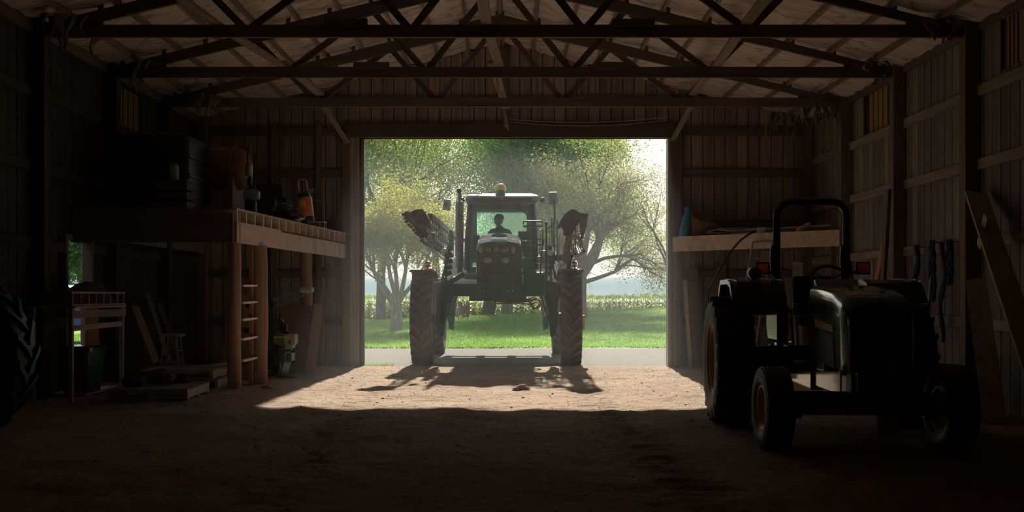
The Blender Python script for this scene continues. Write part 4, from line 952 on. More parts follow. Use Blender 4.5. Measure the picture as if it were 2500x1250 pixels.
# --- fenders, beacons, reflectors
for s in (-1, 1):
    mb = MB(); rings = []
    for k in range(9):
        f = math.radians(76+k*6.5); r = WR_+.05
        rings.append([(s*1.53-.26, -r*math.cos(f), WR_+r*math.sin(f)), (s*1.53+.26, -r*math.cos(f), WR_+r*math.sin(f)), (s*1.53+.27, -(r+.03)*math.cos(f), WR_+(r+.03)*math.sin(f)-.02), (s*1.53+.24, -(r+.045)*math.cos(f), WR_+(r+.045)*math.sin(f)), (s*1.53-.24, -(r+.045)*math.cos(f), WR_+(r+.045)*math.sin(f)), (s*1.53-.27, -(r+.03)*math.cos(f), WR_+(r+.03)*math.sin(f)-.02)])
    mb.loft(rings); fe = mb.build('fender', 'tyre_dusty', spr, smooth=True)
    c = S(1047 if s < 0 else 1402, 661, 0); MB().box((c.x, 0, c.z-.025), (.25, .12, .09)).build('fender_bracket', 'gps_green', fe, bevel=.01)
    MB().box((c.x, -.065, c.z+.015), (.26, .02, .05)).build('reflector', 'reflector_yellow', fe)
    c = S(1044.5 if s < 0 else 1402.5, 645, 0); mb = MB(); mb.ball((c.x, -.03, c.z), .052, 14, 10); tl = mb.build('beacon_lamp', 'amber_lens', spr, smooth=True)
    mb = MB(); mb.lathe([(.056, c.z-.055), (.06, c.z-.05), (.06, c.z-.03), (.045, c.z-.028)], 16, 'Z', c=(c.x, -.03, 0)); mb.tube([(c.x, -.03, c.z-.05), (c.x, -.01, c.z-.13)], .02, 8); mb.lathe([(.052, c.z+.018), (.05, c.z+.04), (.02, c.z+.062)], 16, 'Z', c=(c.x, -.03, 0)); mb.build('beacon_housing', 'cab_black', tl, smooth=True)
    # lift strut with chrome rod and round lamp above it
    (p, q, r) = (S(1097, 600, .1), S(1088, 645, .1), S(1079, 686, .1)) if s < 0 else (S(1341, 600, .1), S(1350, 645, .1), S(1357, 682, .1))
    mb = MB(); mb.tube([p, q], .055, 12); st = mb.build('strut', 'black_plastic' if s > 0 else 'deere_green', spr, smooth=True); MB().tube([q, r], .028, 10).build('strut_rod', 'chrome', st, smooth=True)
    c = S(1085 if s < 0 else 1343, 613 if s < 0 else 618, -.05); mb = MB(); mb.ball(c, .062, 14, 10); l_ = mb.build('work_light', 'white_plastic', spr, smooth=True); MB().bar(c+Vector((0, .05, 0)), c+Vector((s*-.05, .15, -.2)), .03, .03).build('light_stalk', 'cab_black', l_)
    mb = MB()
    for k in range(4):
        x0 = S(1096 if s < 0 else 1338, 625+k*14, .2); mb.box(x0, (.18-.02*k, .2, .09), Matrix.Rotation(.3*s, 3, 'Y')); mb.tube([x0, x0+Vector((s*.08, -.15, -.12)), x0+Vector((s*.03, -.1, -.3))], .016, 6)
    mb.build('valve_block', 'cab_black', spr)
c = S(1423, 787, .15); mb = MB(); mb.box(c, (.09, .04, .30)); yb_ = mb.build('marker_plate', 'deere_yellow', spr, bevel=.01); MB().bar(c+Vector((-.02, .02, .15)), c+Vector((-.03, .02, .95)), .03, .03).build('marker_stem', 'boom_dust_pale', yb_)
# --- solution tank and rear frame
mb = MB()
def tring(y, w, z0, z1): return [(CX+x*w, y, z0+(z1-z0)*t) for x, t in ((-.9, 0), (-1, .15), (-1, .7), (-.8, .93), (-.4, 1), (.4, 1), (.8, .93), (1, .7), (1, .15), (.9, 0))]
mb.loft([tring(3.1, 1.25, 1.75, 2.3), tring(3.25, 1.36, 1.68, 2.42), tring(5.2, 1.36, 1.68, 2.42), tring(5.35, 1.25, 1.75, 2.3)]); mb.build('solution_tank', 'tank_grey', spr, smooth=True)
mb = MB()
for s in (-1, 1): mb.bbox((CX+s*1.1-.05, 5.4, 1.4), (CX+s*1.1+.05, 5.5, 2.9))
mb.bbox((CX-1.2, 5.4, 1.45), (CX+1.2, 5.52, 1.6)); mb.bbox((CX-1.2, 5.4, 2.8), (CX+1.2, 5.5, 2.9)); mb.build('rear_mast', 'deere_green', spr)
for px, y0, y1 in ((1101, 568, 620), (1103, 580, 640)):
    pass
mb = MB(); mb.prism([(-.05, 0), (.05, 0), (.06, .35), (.03, .45), (-.03, .45), (-.06, .3)], -.03, .03); mb.build('boom_cradle', 'deere_green', spr, loc=S(1101, 612, 1.6))
# --- booms
def boom(s, front, rear, drop_f, drop_r, n, label):
    f = Vector(front); r = Vector(rear); mb = MB(); dz = Vector((0, 0, -1))
    L = (r-f)
    mb.bar(f, r, .09, .10); 
    lo_f = f+dz*drop_f; lo_r = r+dz*drop_r; mb.bar(lo_f, lo_r, .05, .05); mb.bar(lo_f+Vector((s*.18, 0, .05)), lo_r+Vector((s*.18, 0, .05)), .05, .05); 
    b = mb.build('boom', 'boom_steel', spr); b['label'] = label
    for k in range(n+1):
        t = k/n; p = f.lerp(r, t); q = lo_f.lerp(lo_r, t)
        MB().tube([p, q], .013, 5).build('boom_upright', 'boom_steel', b)
        if k < n:
            p2 = f.lerp(r, (k+1)/n); MB().tube([q+Vector((s*.18, 0, .05)), p2], .011, 5).build('boom_diagonal', 'boom_steel', b)
    return b
def ypl(pl, l): return [(S(px, py, l).x, S(px, py, l).z) for px, py in pl]
bl_ = boom(-1, S(1050, 527, -.2), (-1.10, 5.3, 2.92), .55, .75, 15, 'folded steel boom beside the exhaust stack')
br_ = boom(1, S(1405, 530, -.2), (1.42, 5.3, 2.75), .75, .75, 15, 'folded steel boom beside the boarding ladder')
# dusty folded boom ends
e1 = MB(); e1.prism(ypl([(985, 524), (991, 516), (1002, 519), (1012, 513), (1024, 511), (1036, 517), (1044, 527), (1050, 545), (1049, 555), (1040, 560), (1046, 572), (1042, 581), (1030, 576), (1018, 566), (1010, 553), (998, 541), (990, 531)], -.45), -.5, -.28); e1 = e1.build('boom_end', 'boom_dust', bl_)
mb = MB(); rg = random.Random(5)
for (px, py) in ((985, 524), (989, 533), (993, 541), (998, 549), (1004, 554), (1010, 561), (1016, 568), (1022, 573), (1028, 578), (1024, 516), (1030, 514), (1036, 520)):
    p = S(px, py, -.4); mb.box(p, (.05, .08, .06), Matrix.Rotation(rg.uniform(0, 1), 3, 'Y'))
mb.build('nozzle_body', 'boom_dust', e1 if False else bl_)
mb = MB(); mb.tube([S(996, 519, -.53), S(1003, 530, -.54), (S(1015, 545, -.55)), S(1030, 553, -.55), S(1046, 556, -.53)], [.035, .04, .045, .04, .03], 8); mb.tube([S(1043, 569, -.5), S(1060, 571, -.3)], .03, 8); mb.tube([S(1048, 548, -.5), S(1052, 560, -.4)], .04, 8); mb.build('boom_end_pipe', 'boom_dust_pale', bl_, smooth=True)
mb = MB()
for k in range(9):
    a = S(1036+k*5, 560+rg.uniform(-8, 10), -.3+k*.3); mb.tube([a, a+Vector((rg.uniform(-.1, .1), .2, -.25)), a+Vector((.25, .4, -.42))], .012, 5)
ring = [S(1066+7*math.cos(t), 553+9*math.sin(t), .6) for t in [2*PI*k/14 for k in range(14)]]; mb.tube(ring, .015, 5, closed=True); mb.build('boom_hose', 'hose_black', bl_, smooth=True)
e2 = MB(); e2.prism(ypl([(1361, 562), (1362, 551), (1368, 539), (1376, 526), (1387, 516), (1398, 511), (1408, 514), (1414, 520), (1437, 523), (1434, 530), (1424, 533), (1414, 545), (1404, 556), (1398, 568), (1388, 576), (1376, 573), (1377, 562), (1372, 553), (1366, 556)], -.45), -.5, -.25); e2.build('boom_end', 'boom_dust', br_)
mb = MB(); a = S(1436, 528, -.35)
mb.prism(ypl([(1414, 528), (1436, 527), (1430, 560), (1424, 583), (1418, 583), (1416, 560)], -.3), -.32, -.26); mb.prism(ypl([(1382, 573), (1400, 566), (1394, 600), (1388, 640), (1374, 640), (1376, 600)], -.2), -.22, -.1); mb.build('boom_panel', 'boom_dust_pale', br_)
mb = MB()
for k in range(14):
    px = 1364+k*1.6+rg.uniform(-2, 2); a = S(px, 568+rg.uniform(-4, 8), -.15+k*.05); mb.tube([a, S(px-2+rg.uniform(-3, 5), 605+rg.uniform(-6, 6), 0+k*.05), S(px-4+rg.uniform(-3, 6), 640+rg.uniform(-8, 6), .1+k*.05)], .010, 5)
for k in range(10):
    px = 1400+k*3+rg.uniform(-2, 2); a = S(px, 545+rg.uniform(-4, 8), -.1); mb.tube([a, S(px-3, 570+rg.uniform(-6, 6), 0), S(px-8+rg.uniform(-3, 6), 600+rg.uniform(-12, 6), .1)], .010, 5)
mb.tube([S(1402, 575, -.2), S(1414, 582, -.25), S(1421, 596, -.25), S(1418, 603, -.2)], .04, 8); mb.build('boom_hose', 'hose_pale', br_, smooth=True)
mb = MB(); mb.tube([S(1388, 660, 0), S(1392, 630, .1), S(1396, 622, .1)], .05, 8); mb.box(S(1372, 630, .2), (.3, .2, .12)); mb.build('boom_hinge', 'cab_black', br_)
# --- hoses under the belly
def tangle(px0, px1, py0, py1, l, n, seed, matn, nm):
    rg = random.Random(seed); mb = MB()
    for k in range(n):
        a = S(rg.uniform(px0, px1), py0+rg.uniform(-5, 4), l+rg.uniform(-.1, .4)); b = S(rg.uniform(px0, px1), py1+rg.uniform(-10, 5), l+rg.uniform(-.1, .4)); c = a.lerp(b, .5)+Vector((rg.uniform(-.12, .12), rg.uniform(-.1, .1), -.05))
        pts = [a.lerp(c, t)*(1-t)+c.lerp(b, t)*t for t in [i/6 for i in range(7)]]; mb.tube(pts, rg.choice((.008, .011, .014)), 5)
    mb.build(nm, matn, spr, smooth=True)
tangle(1112, 1146, 735, 775, 2.6, 22, 1, 'hose_pale', 'hose_bundle'); tangle(1322, 1358, 728, 772, 1.8, 24, 2, 'hose_pale', 'hose_bundle'); tangle(1186, 1330, 728, 738, .5, 26, 3, 'boom_dust_pale', 'pipe_run'); tangle(1065, 1105, 705, 760, .3, 8, 4, 'hose_black', 'hose_bundle')
mb = MB(); mb.tube([S(1293+27*(1-math.cos(t))/2, 730+22*math.sin(t), .8) for t in [PI*k/14 for k in range(15)]], .032, 8); mb.build('suction_hose', 'hose_yellow', spr, smooth=True)

# ================================================================== driver
drv = thing('person', 'driver in a dark cap turned sideways, seated in the sprayer cab', 'person', (SX+CX-.04, SY+2.02, 2.35))
def skinned(name, J, E, root, parent):
    """joints (x, y, z, radius) and bones grown into one continuous surface"""
    me = bpy.data.meshes.new(name); me.from_pydata([j[:3] for j in J], E, []); o = bpy.data.objects.new(name, me); C.objects.link(o)
    sk = o.modifiers.new('skin', 'SKIN'); sb = o.modifiers.new('sub', 'SUBSURF'); sb.levels = 2
    for i, j in enumerate(J):
        me.skin_vertices[0].data[i].radius = (j[3], j[4] if len(j) > 4 else j[3]); me.skin_vertices[0].data[i].use_root = (i == root)
    dg = bpy.context.evaluated_depsgraph_get(); ev = o.evaluated_get(dg); me2 = bpy.data.meshes.new_from_object(ev)
    C.objects.unlink(o); bpy.data.objects.remove(o)
    r = bpy.data.objects.new(name, me2); C.objects.link(r); r.parent = parent; return r
J = [(0, 0, .10, .15, .12), (0, .03, .30, .15, .11), (0, .03, .48, .17, .11), (0, .01, .585, .078), (-.015, -.005, .67, .060),       # pelvis .. neck
     (-.19, .02, .52, .065), (-.30, -.14, .33, .048), (-.20, -.36, .27, .036), (-.17, -.40, .27, .032),                         # arm
     (.19, .02, .52, .065), (.30, -.14, .33, .048), (.20, -.36, .27, .036), (.17, -.40, .27, .032),
     (-.10, -.05, .08, .10), (-.13, -.46, .10, .07), (-.13, -.50, -.32, .05), (-.13, -.60, -.36, .04),
     (.10, -.05, .08, .10), (.13, -.46, .10, .07), (.13, -.50, -.32, .05), (.13, -.60, -.36, .04)]
E = [(0, 1), (1, 2), (2, 3), (3, 4), (2, 5), (5, 6), (6, 7), (7, 8), (2, 9), (9, 10), (10, 11), (11, 12), (0, 13), (13, 14), (14, 15), (15, 16), (0, 17), (17, 18), (18, 19), (19, 20)]
for (bi, s) in ((8, -1), (12, 1)):                                       # five fingers closing on the wheel
    bx, by, bz = J[bi][:3]
    for k in range(4):
        n0 = len(J); x = bx+s*(-.028+.018*k); J += [(x, by-.03, bz+.01, .010), (x, by-.055, bz-.01, .009), (x, by-.04, bz-.035, .008)]; E += [(bi, n0), (n0, n0+1), (n0+1, n0+2)]
    n0 = len(J); J += [(bx-s*.035, by-.01, bz-.01, .011), (bx-s*.045, by-.035, bz-.02, .009)]; E += [(bi, n0), (n0, n0+1)]
body = skinned('body', J, E, 0, drv)
# head, looking to the side of the exhaust stack
hd = MB(); hc = Vector((-.02, -.005, .775))
n, m_ = 24, 18; vs = []; fs = []
for i in range(m_+1):
    ph = PI*i/m_; zc = -math.cos(ph); rr = max(1e-3, math.sin(ph))
    for k in range(n):
        t = 2*PI*k/n; fx, fy = -math.cos(t), math.sin(t)                # fx > 0 toward the face (-x)
        X = rr*math.cos(t)*.098; Y = rr*math.sin(t)*.075; Z = zc*.122
        face = max(0.0, -math.cos(t))
        if zc < 0: X *= 1-0.18*(-zc)*(1-face); Y *= 1-0.25*(-zc); X += -.020*face*max(0, -zc)    # jaw and chin
        side = math.exp(-(math.sin(t)*rr/.22)**2)*(1 if math.cos(t) < 0 else 0)
        X -= .026*side*math.exp(-((zc+.12)/.16)**2)                     # nose
        X += .006*side*math.exp(-((zc-.08)/.06)**2)
        X -= .008*side*math.exp(-((zc+.48)/.07)**2)+.010*side*math.exp(-((zc+.80)/.12)**2)    # lips, chin
        vs.append(hc+Vector((X, Y, Z)))
for i in range(m_):
    for k in range(n): fs.append((i*n+k, i*n+(k+1) % n, (i+1)*n+(k+1) % n, (i+1)*n+k))
hd.add(vs, fs)
for s in (-1, 1): hd.ball(hc+Vector((.012, s*.074, -.01)), .03, 8, 6, (.7, .35, 1.1))
me_h = hd.build('head', 'skin', None, smooth=True)
# join the head to the body, then colour skin, shirt and trousers
bm = bmesh.new(); bm.from_mesh(body.data); bm.from_mesh(me_h.data); bm.to_mesh(body.data); bm.free(); bpy.data.objects.remove(me_h)
body.data.materials.clear()
for q in ('skin', 'shirt_cloth', 'trouser_cloth'): body.data.materials.append(M[q])
for p in body.data.polygons:
    c = p.center; p.use_smooth = True
    p.material_index = 0 if (c.z > .615 or (c.y < -.335 and .18 < c.z < .34 and abs(c.x) < .26)) else (2 if c.z < .13 else 1)
mb = MB(); mb.lathe([(.108, .795), (.110, .82), (.100, .868), (.07, .90), (.03, .915), (.005, .918)], 22, 'Z', c=(hc.x+.006, hc.y, 0)); mb.v = [(v[0], hc.y+(v[1]-hc.y)*.82, v[2]) for v in mb.v]
cap = mb.build('cap', 'cap_cloth', drv, smooth=True)
mb = MB(); vs = []
for z in (.803, .812):
    for k in range(9):
        t = math.radians(-62+k*15.5); vs.append((hc.x-.06-.125*math.cos(t), hc.y+.078*math.sin(t), z-.012*math.cos(t)))
    vs.append((hc.x-.03, hc.y+.07, z)); vs.append((hc.x-.03, hc.y-.07, z))
N_ = 11; mb.add(vs, [tuple(range(N_)), tuple(range(2*N_-1, N_-1, -1))]+[(i, (i+1) % N_, N_+(i+1) % N_, N_+i) for i in range(N_)]); mb.build('brim', 'cap_cloth', cap)
mb = MB()
for s in (-1, 1): mb.ball(hc+Vector((-.080, s*.030, .008)), .010, 8, 6)
mb.build('eyes', 'eye_dark', drv)
# ================================================================== small tractor inside
TX, TY, TA = 3.43, 11.45, math.radians(-4.5)
trk = thing('tractor', 'small dark green tractor with a black roll bar parked inside the barn', 'tractor', (TX, TY, float(floor_z(3.2, 10.5))-0.01), TA)
RR = 0.715
rw = wheel(trk, RR, 0.43, 0.385, 20, 0.20, 0.04, 'tyre_black', 'tyre_black', 'deere_yellow', -1); rw.location = (-.94, 0, RR)
copy_part(rw, trk, (.94, 0, RR))
RF = 0.385
fw = wheel(trk, RF, 0.27, 0.205, 2, 0.001, 0.004, 'tyre_black', 'tyre_black', 'deere_yellow', -1, 'front_wheel'); fw.location = (-.80, -2.0, RF); fw.rotation_euler = (0, 0, math.radians(2.5))
copy_part(fw, trk, (.80, -2.0, RF), (0, 0, math.radians(2.5)))
for o_ in [c for c in fw.children if c.name.startswith('tread')]:       # ribbed front tyres
    mb = MB()
    for x in (-.09, -.045, 0, .045, .09): mb.lathe([(RF-.015, x-.014), (RF+.003, x-.010), (RF+.003, x+.010), (RF-.015, x+.014)], 48, 'X', closed=True)
    t_ = mb.build('tread', 'tyre_black', None, smooth=True)
    for w_ in [w for w in trk.children if w.name.startswith('front_wheel')]:
        for c in w_.children:
            if c.name.startswith('tread'): c.data = t_.data
    bpy.data.objects.remove(t_)
# body
mb = MB(); mb.box((0, -.25, .68), (.42, 1.2, .46)); mb.box((0, -1.3, .70), (.36, 1.3, .42)); mb.lathe([(.14, -.72), (.17, -.5), (.17, .5), (.14, .72)], 16, 'X', c=(0, 0, RR)); mb.build('transmission', 'black_gloss', trk, bevel=.02)
mb = MB(); mb.box((0, -2.0, .56), (.34, .55, .30)); mb.box((0, -2.0, .47), (1.2, .16, .14)); mb.box((-.60, -2.0, .42), (.10, .16, .24)); mb.box((.60, -2.0, .42), (.10, .16, .24)); mb.lathe([(.06, -.78), (.06, .78)], 12, 'X', c=(0, -2.0, RF)); mb.build('front_axle', 'black_gloss', trk, bevel=.015)
mb = MB(); mb.tube([(-.55, -1.8, .46), (-.2, -1.72, .47), (.2, -1.72, .47), (.55, -1.8, .46)], .02, 8); mb.build('tie_rod', 'bolt_steel', trk, smooth=True)
mb = MB(); mb.box((0, -2.55, .60), (.5, .22, .34)); mb.build('front_bolster', 'black_gloss', trk, bevel=.02)
for k in range(6): piece('front_weight', (-.20+k*.08, -2.72, .62), (.07, .16, .30), 'black_gloss', trk, bevel=.01)
def hring(y, w, zt, zb, r=.09):
    return [(x*w, y, zt-d*(1 if True else 0)) for x, d in ((-1, zt-zb), (-1.02, (zt-zb)*.5), (-1, .14), (-.94, .055), (-.8, .015), (-.4, 0), (.4, 0), (.8, .015), (.94, .055), (1, .14), (1.02, (zt-zb)*.5), (1, zt-zb))]
mb = MB(); mb.loft([hring(-1.22, .31, 1.545, .86), hring(-1.5, .312, 1.535, .84), hring(-2.1, .31, 1.50, .80), hring(-2.45, .30, 1.45, .78), hring(-2.60, .285, 1.40, .76), hring(-2.66, .255, 1.33, .75)])
hd_ = mb.build('hood', 'hood_green', trk, smooth=True)
for s in (-1, 1): MB().prism([(-1.55, 1.20), (-2.25, 1.16), (-2.28, 1.10), (-1.55, 1.13)], s*.312, s*.320, 'X').build('hood_stripe', 'deere_yellow', hd_)
mb = MB(); mb.prism([(-.21, .78), (.21, .78), (.235, 1.0), (.225, 1.24), (.18, 1.29), (-.18, 1.29), (-.225, 1.24), (-.235, 1.0)], -2.70, -2.64); gt = mb.build('grille', 'black_plastic', trk, bevel=.01)
mb = MB()
for k in range(9): mb.bbox((-.19, -2.71, .84+k*.036), (.19, -2.695, .855+k*.036))
mb.build('grille_slat', 'cab_black', gt)
for s in (-1, 1):
    mb = MB(); mb.ball((s*.13, -2.70, 1.225), .06, 12, 8, (1.1, .25, .7)); mb.build('headlamp', 'lamp_lens_dim', gt, smooth=True)
    mb = MB(); mb.prism([(-1.30, .82), (-2.3, .78), (-2.25, 1.05), (-1.9, 1.12), (-1.32, 1.14)], s*.305, s*.315, 'X'); mb.build('side_screen', 'black_plastic', hd_)
mb = MB(); mb.ball((-.02, -2.05, 1.50), .035, 10, 8, (1, 1, .7)); mb.build('hood_cap', 'bolt_steel', hd_, smooth=True)
mb = MB(); mb.box((0, -1.1, 1.25), (.5, .3, .5)); mb.box((0, -1.02, 1.52), (.42, .16, .12), Matrix.Rotation(.5, 3, 'X')); mb.build('dash_cowl', 'black_gloss', trk, bevel=.03)
ring = [Vector((.19*math.cos(t), -.80+.13*math.sin(t), 1.60+.14*math.sin(t))) for t in [2*PI*k/24 for k in range(24)]]
mb = MB(); mb.tube(ring, .016, 8, closed=True); mb.tube([(0, -1.0, 1.45), (0, -.80, 1.60)], .025, 8)
for k in range(3): mb.bar((0, -.80, 1.60), ring[(k*8+2) % 24], .03, .012)
mb.build('steering_wheel', 'black_plastic', trk, smooth=True)
mb = MB(); mb.box((-.02, -.28, 1.16), (.46, .44, .12)); mb.box((-.02, -.06, 1.42), (.44, .10, .46), Matrix.Rotation(-.18, 3, 'X')); mb.build('seat', 'seat_dark', trk, bevel=.04)
mb = MB(); mb.box((0, -.62, .90), (.95, .75, .04)); mb.box((-.47, -.75, .62), (.06, .30, .04)); mb.bar((-.47, -.62, .62), (-.47, -.62, .9), .03, .03); mb.build('platform', 'black_gloss', trk, bevel=.008)
# fenders
for s in (-1, 1):
    prof = [(.50, 1.22), (.36, 1.50), (.22, 1.60), (-.35, 1.60), (-.56, 1.56), (-.72, 1.40), (-.70, 1.37), (-.545, 1.52), (-.34, 1.56), (.21, 1.56), (.33, 1.47), (.47, 1.20)]
    a, b = (-1.0, -.43) if s < 0 else (.43, 1.0)
    mb = MB(); mb.prism(prof, a, b, 'X'); mb.prism([(-.70, 1.37), (-.545, 1.52), (-.34, 1.56), (.21, 1.56), (.33, 1.47), (.40, 1.1), (.3, .95), (-.62, .95)], s*.43, s*.45, 'X')
    fe = mb.build('fender', 'black_gloss', trk, bevel=.006)
    mb = MB(); mb.prism([(-1.0 if s < 0 else 1.0, 1.36), (-.93 if s < 0 else .93, 1.56), (-.74*1.0 if s < 0 else .74, 1.56), (-.70 if s < 0 else .70, 1.36)], -.745, -.73); mb.build('fender_lip', 'planter_grey' if False else 'hinge_grey', fe, bevel=.01)
    MB().tube([(s*.985, -.70, 1.40), (s*.93, -.62, 1.585), (s*.93, .2, 1.615)], .012, 6).build('fender_rail', 'hinge_grey', fe, smooth=True)
# roll bar
xr = .385; z1 = 2.49; cr = .17
pts = [(-xr, .10, .75), (-xr, .10, 1.9), (-xr, .10, z1-cr)]
pts += [(-xr+cr-cr*math.cos(t), .10, z1-cr+cr*math.sin(t)) for t in [PI/2*k/6 for k in range(1, 7)]]
pts += [(-p[0], p[1], p[2]) for p in reversed(pts)]
mb = MB(); mb.tube(pts, .042, 10); rb = mb.build('roll_bar', 'black_gloss', trk, smooth=True)
for s in (-1, 1):
    mb = MB(); mb.prism([(s*xr-s*.005, 1.60), (s*xr-s*.075, 1.66) if s > 0 else (s*xr-.075, 1.66), (s*xr+(-.085), 1.86), (s*xr-.075, 1.98), (s*xr-.01, 2.03), (s*xr+.012, 2.0), (s*xr+.012, 1.62)], .035, .055); hg = mb.build('hinge_plate', 'hinge_grey', rb)
    mb = MB()
    for z in (1.72, 1.80, 1.88, 1.96): mb.lathe([(.012, .02), (.012, .036)], 6, 'Y', c=(s*xr-.035, 0, z))
    mb.build('bolt', 'black_plastic', hg)
    lx = s*.56 if s < 0 else .54
    mb = MB(); mb.tube([(lx-.07, .0, 1.675), (lx+.07, .0, 1.675), (lx+.07, .0, 1.795), (lx-.07, .0, 1.795)], .014, 8, closed=True); lh = mb.build('lamp_housing', 'black_plastic', trk, smooth=True); MB().box((lx, -.005, 1.735), (.125, .04, .105)).build('amber_lens', 'amber_lens', lh, bevel=.012); MB().bar((s*xr, .06, 1.68), (lx, .03, 1.70), .03, .03).build('lamp_arm', 'black_plastic', lh)
mb = MB(); mb.lathe([(.055, -.10), (.075, -.08), (.078, 0), (.07, .06), (.04, .08)], 18, 'Y', c=(-.66, -.05, 1.68)); mb.build('canister', 'hinge_grey', trk, smooth=True)
mb = MB(); mb.tube([(.30, -.1, 1.55), (.25, -.25, 1.68), (.30, -.30, 1.72)], .014, 8); mb.ball((.30, -.30, 1.74), .055, 12, 8, (1, .5, 1)); mb.build('side_mirror', 'black_plastic', trk, smooth=True)
# levers, panels and small fittings by the platform
mb = MB(); mb.prism([(-.50, .78), (-.41, .78), (-.39, 1.32), (-.45, 1.36), (-.50, 1.30)], -.60, -.57); mb.build('fender_support', 'hinge_grey', trk, bevel=.006)
for k, x in enumerate((-.33, -.28, .36)): mb = MB(); mb.tube([(x, -.55, .92), (x-.03, -.6, 1.25+.06*k)], .012, 6); mb.ball((x-.03, -.6, 1.27+.06*k), .028, 8, 6); mb.build('control_lever', 'deere_yellow', trk, smooth=True)
mb = MB(); mb.lathe([(.05, -.12), (.055, -.1), (.055, .1), (.05, .12)], 14, 'X', c=(-.30, -1.0, .72)); mb.build('oil_filter', 'bolt_steel', trk, smooth=True); MB().box((-.22, -1.5, .78), (.08, .3, .16)).build('injection_pump', 'bolt_steel', trk, bevel=.01)
mb = MB(); mb.box((.05, -2.84, .86), (.09, .02, .14)); mb.build('name_plate', 'hinge_grey', trk)
mb = MB(); mb.box((0, .72, .55), (.7, .5, .06)); mb.bar((-.3, .4, .5), (-.35, 1.1, .42), .05, .06); mb.bar((.3, .4, .5), (.35, 1.1, .42), .05, .06); mb.build('drawbar_hitch', 'black_gloss', trk)
# ================================================================== storage loft
def fz(x, y): return float(floor_z(x, y))
FA = Vector((-3.84, 14.5, 0)); FB = Vector((-3.22, 20.40, 0))
def edge(y): t = (y-FA.y)/(FB.y-FA.y); return FA.x+(FB.x-FA.x)*t
loft = thing('storage_loft', 'timber storage loft on round poles along the wall beside the doorway', 'loft', (FA.x, FA.y, 0))
LO = Vector((FA.x, FA.y, 0))
DZK = 2.66
dirv = (FB-FA).normalized(); nrm = Vector((-dirv.y, dirv.x, 0))
def edgept(y, z): return Vector((edge(y), y, z))-LO
ya = 16.45
stick('fascia_board', edgept(14.5, 2.32), edgept(ya-.01, 2.32), .045, .30, 'fascia_wood', loft); stick('fascia_board', edgept(ya, 2.30), edgept(20.38, 2.30), .045, .27, 'stained_wood', loft)
for k in range(17):
    y = 14.52+k*.362; x1 = edge(y)+.02; piece('joist', Vector(((WL+.02+x1)/2, y, 2.55))-LO, (x1-WL-.02, .05 if k == 3 else .035, .16), 'truss_wood_x' if False else 'fresh_wood', loft)
for k in range(10):
    a0, a1 = k/10, (k+1)/10; mb = MB(); y0, y1 = 14.47, 20.40; x00 = WL+.02; g = .004
    q = [(x00+(edge(y0)+.03-x00)*a0+g, y0), (x00+(edge(y0)+.03-x00)*a1-g, y0), (x00+(edge(y1)+.03-x00)*a1-g, y1), (x00+(edge(y1)+.03-x00)*a0+g, y1)]
    mb.prism([(u-LO.x, v-LO.y) for u, v in q], 2.632, DZK, 'Z'); mb.build('deck_plank', 'grey_wood', loft)
piece('end_beam', Vector(((WL+FA.x)/2, 14.44, 2.38))-LO, (FA.x-WL-.03, .05, .42), 'truss_wood_x', loft); piece('ledger', Vector((WL+.13, 17.5, 2.36))-LO, (.05, 5.7, .2), 'girt_wood', loft)
def pole(x, y, r, zt):
    rg = random.Random(int(x*100)); mb = MB(); n = 7
    mb.tube([(x-LO.x+rg.uniform(-.01, .01), y-LO.y+rg.uniform(-.01, .01), fz(x, y)-.15+(zt+.15-fz(x, y))*i/n) for i in range(n+1)], [r*(1.04-.08*i/n+rg.uniform(-.015, .015)) for i in range(n+1)], 18); mb.build('pole', 'pole_wood', loft, smooth=True)
pole(edge(14.62)-.06, 14.62, .098, 2.60); pole(edge(15.5)-.02, 15.5, .135, 2.17); pole(edge(18.02)-.06, 18.02, .105, 2.17)
# rungs between the two nearest poles
rung = thing('loft_ladder', 'row of rough rungs nailed between the two nearest loft poles', 'ladder', (edge(15), 15.05, 0))
for z in (1.56, 1.315, 1.07, .79, .48): stick('rung', (edge(14.68)+.02-edge(15), 14.68-15.05, z), (edge(15.36)-.02-edge(15), 15.36-15.05, z+.01), .07, .03, 'fresh_wood', rung)
stick('side_rail', (edge(15.30)-.06-edge(15), 15.30-15.05, .05), (edge(15.30)-.06-edge(15), 15.30-15.05, 2.16), .05, .05, 'pole_wood', rung, up=(0, 1, 0))

# --- on the loft
def onloft(px, d): return Vector(((px-XV)*d/F, d, DZK))
# black tank
t = thing('tank', 'big black plastic tank on the loft against the wall', 'tank', (-5.39, 16.25, DZK))
def rr(z, w, d_, r=.12): 
    out = []
    for cx, cy, a0 in ((w-r, d_-r, 0), (-w+r, d_-r, 90), (-w+r, -d_+r, 180), (w-r, -d_+r, 270)):
        for k in range(5): a = math.radians(a0+22.5*k); out.append((cx+r*math.cos(a), cy+r*math.sin(a), z))
    return out
mb = MB(); mb.loft([rr(0, .51, .62), rr(.05, .53, .64), rr(1.12, .53, .64), rr(1.22, .50, .61), rr(1.27, .38, .5)]); mb.build('body', 'tank_black', t, smooth=True)
mb = MB()
for z in (.3, .6, .9): mb.loft([rr(z-.03, .535, .645), rr(z-.02, .55, .66), rr(z+.02, .55, .66), rr(z+.03, .535, .645)])
mb.build('rib', 'tank_black', t, smooth=True); MB().lathe([(.16, 1.26), (.16, 1.32), (.13, 1.34)], 20).build('lid', 'tank_black', t, smooth=True)
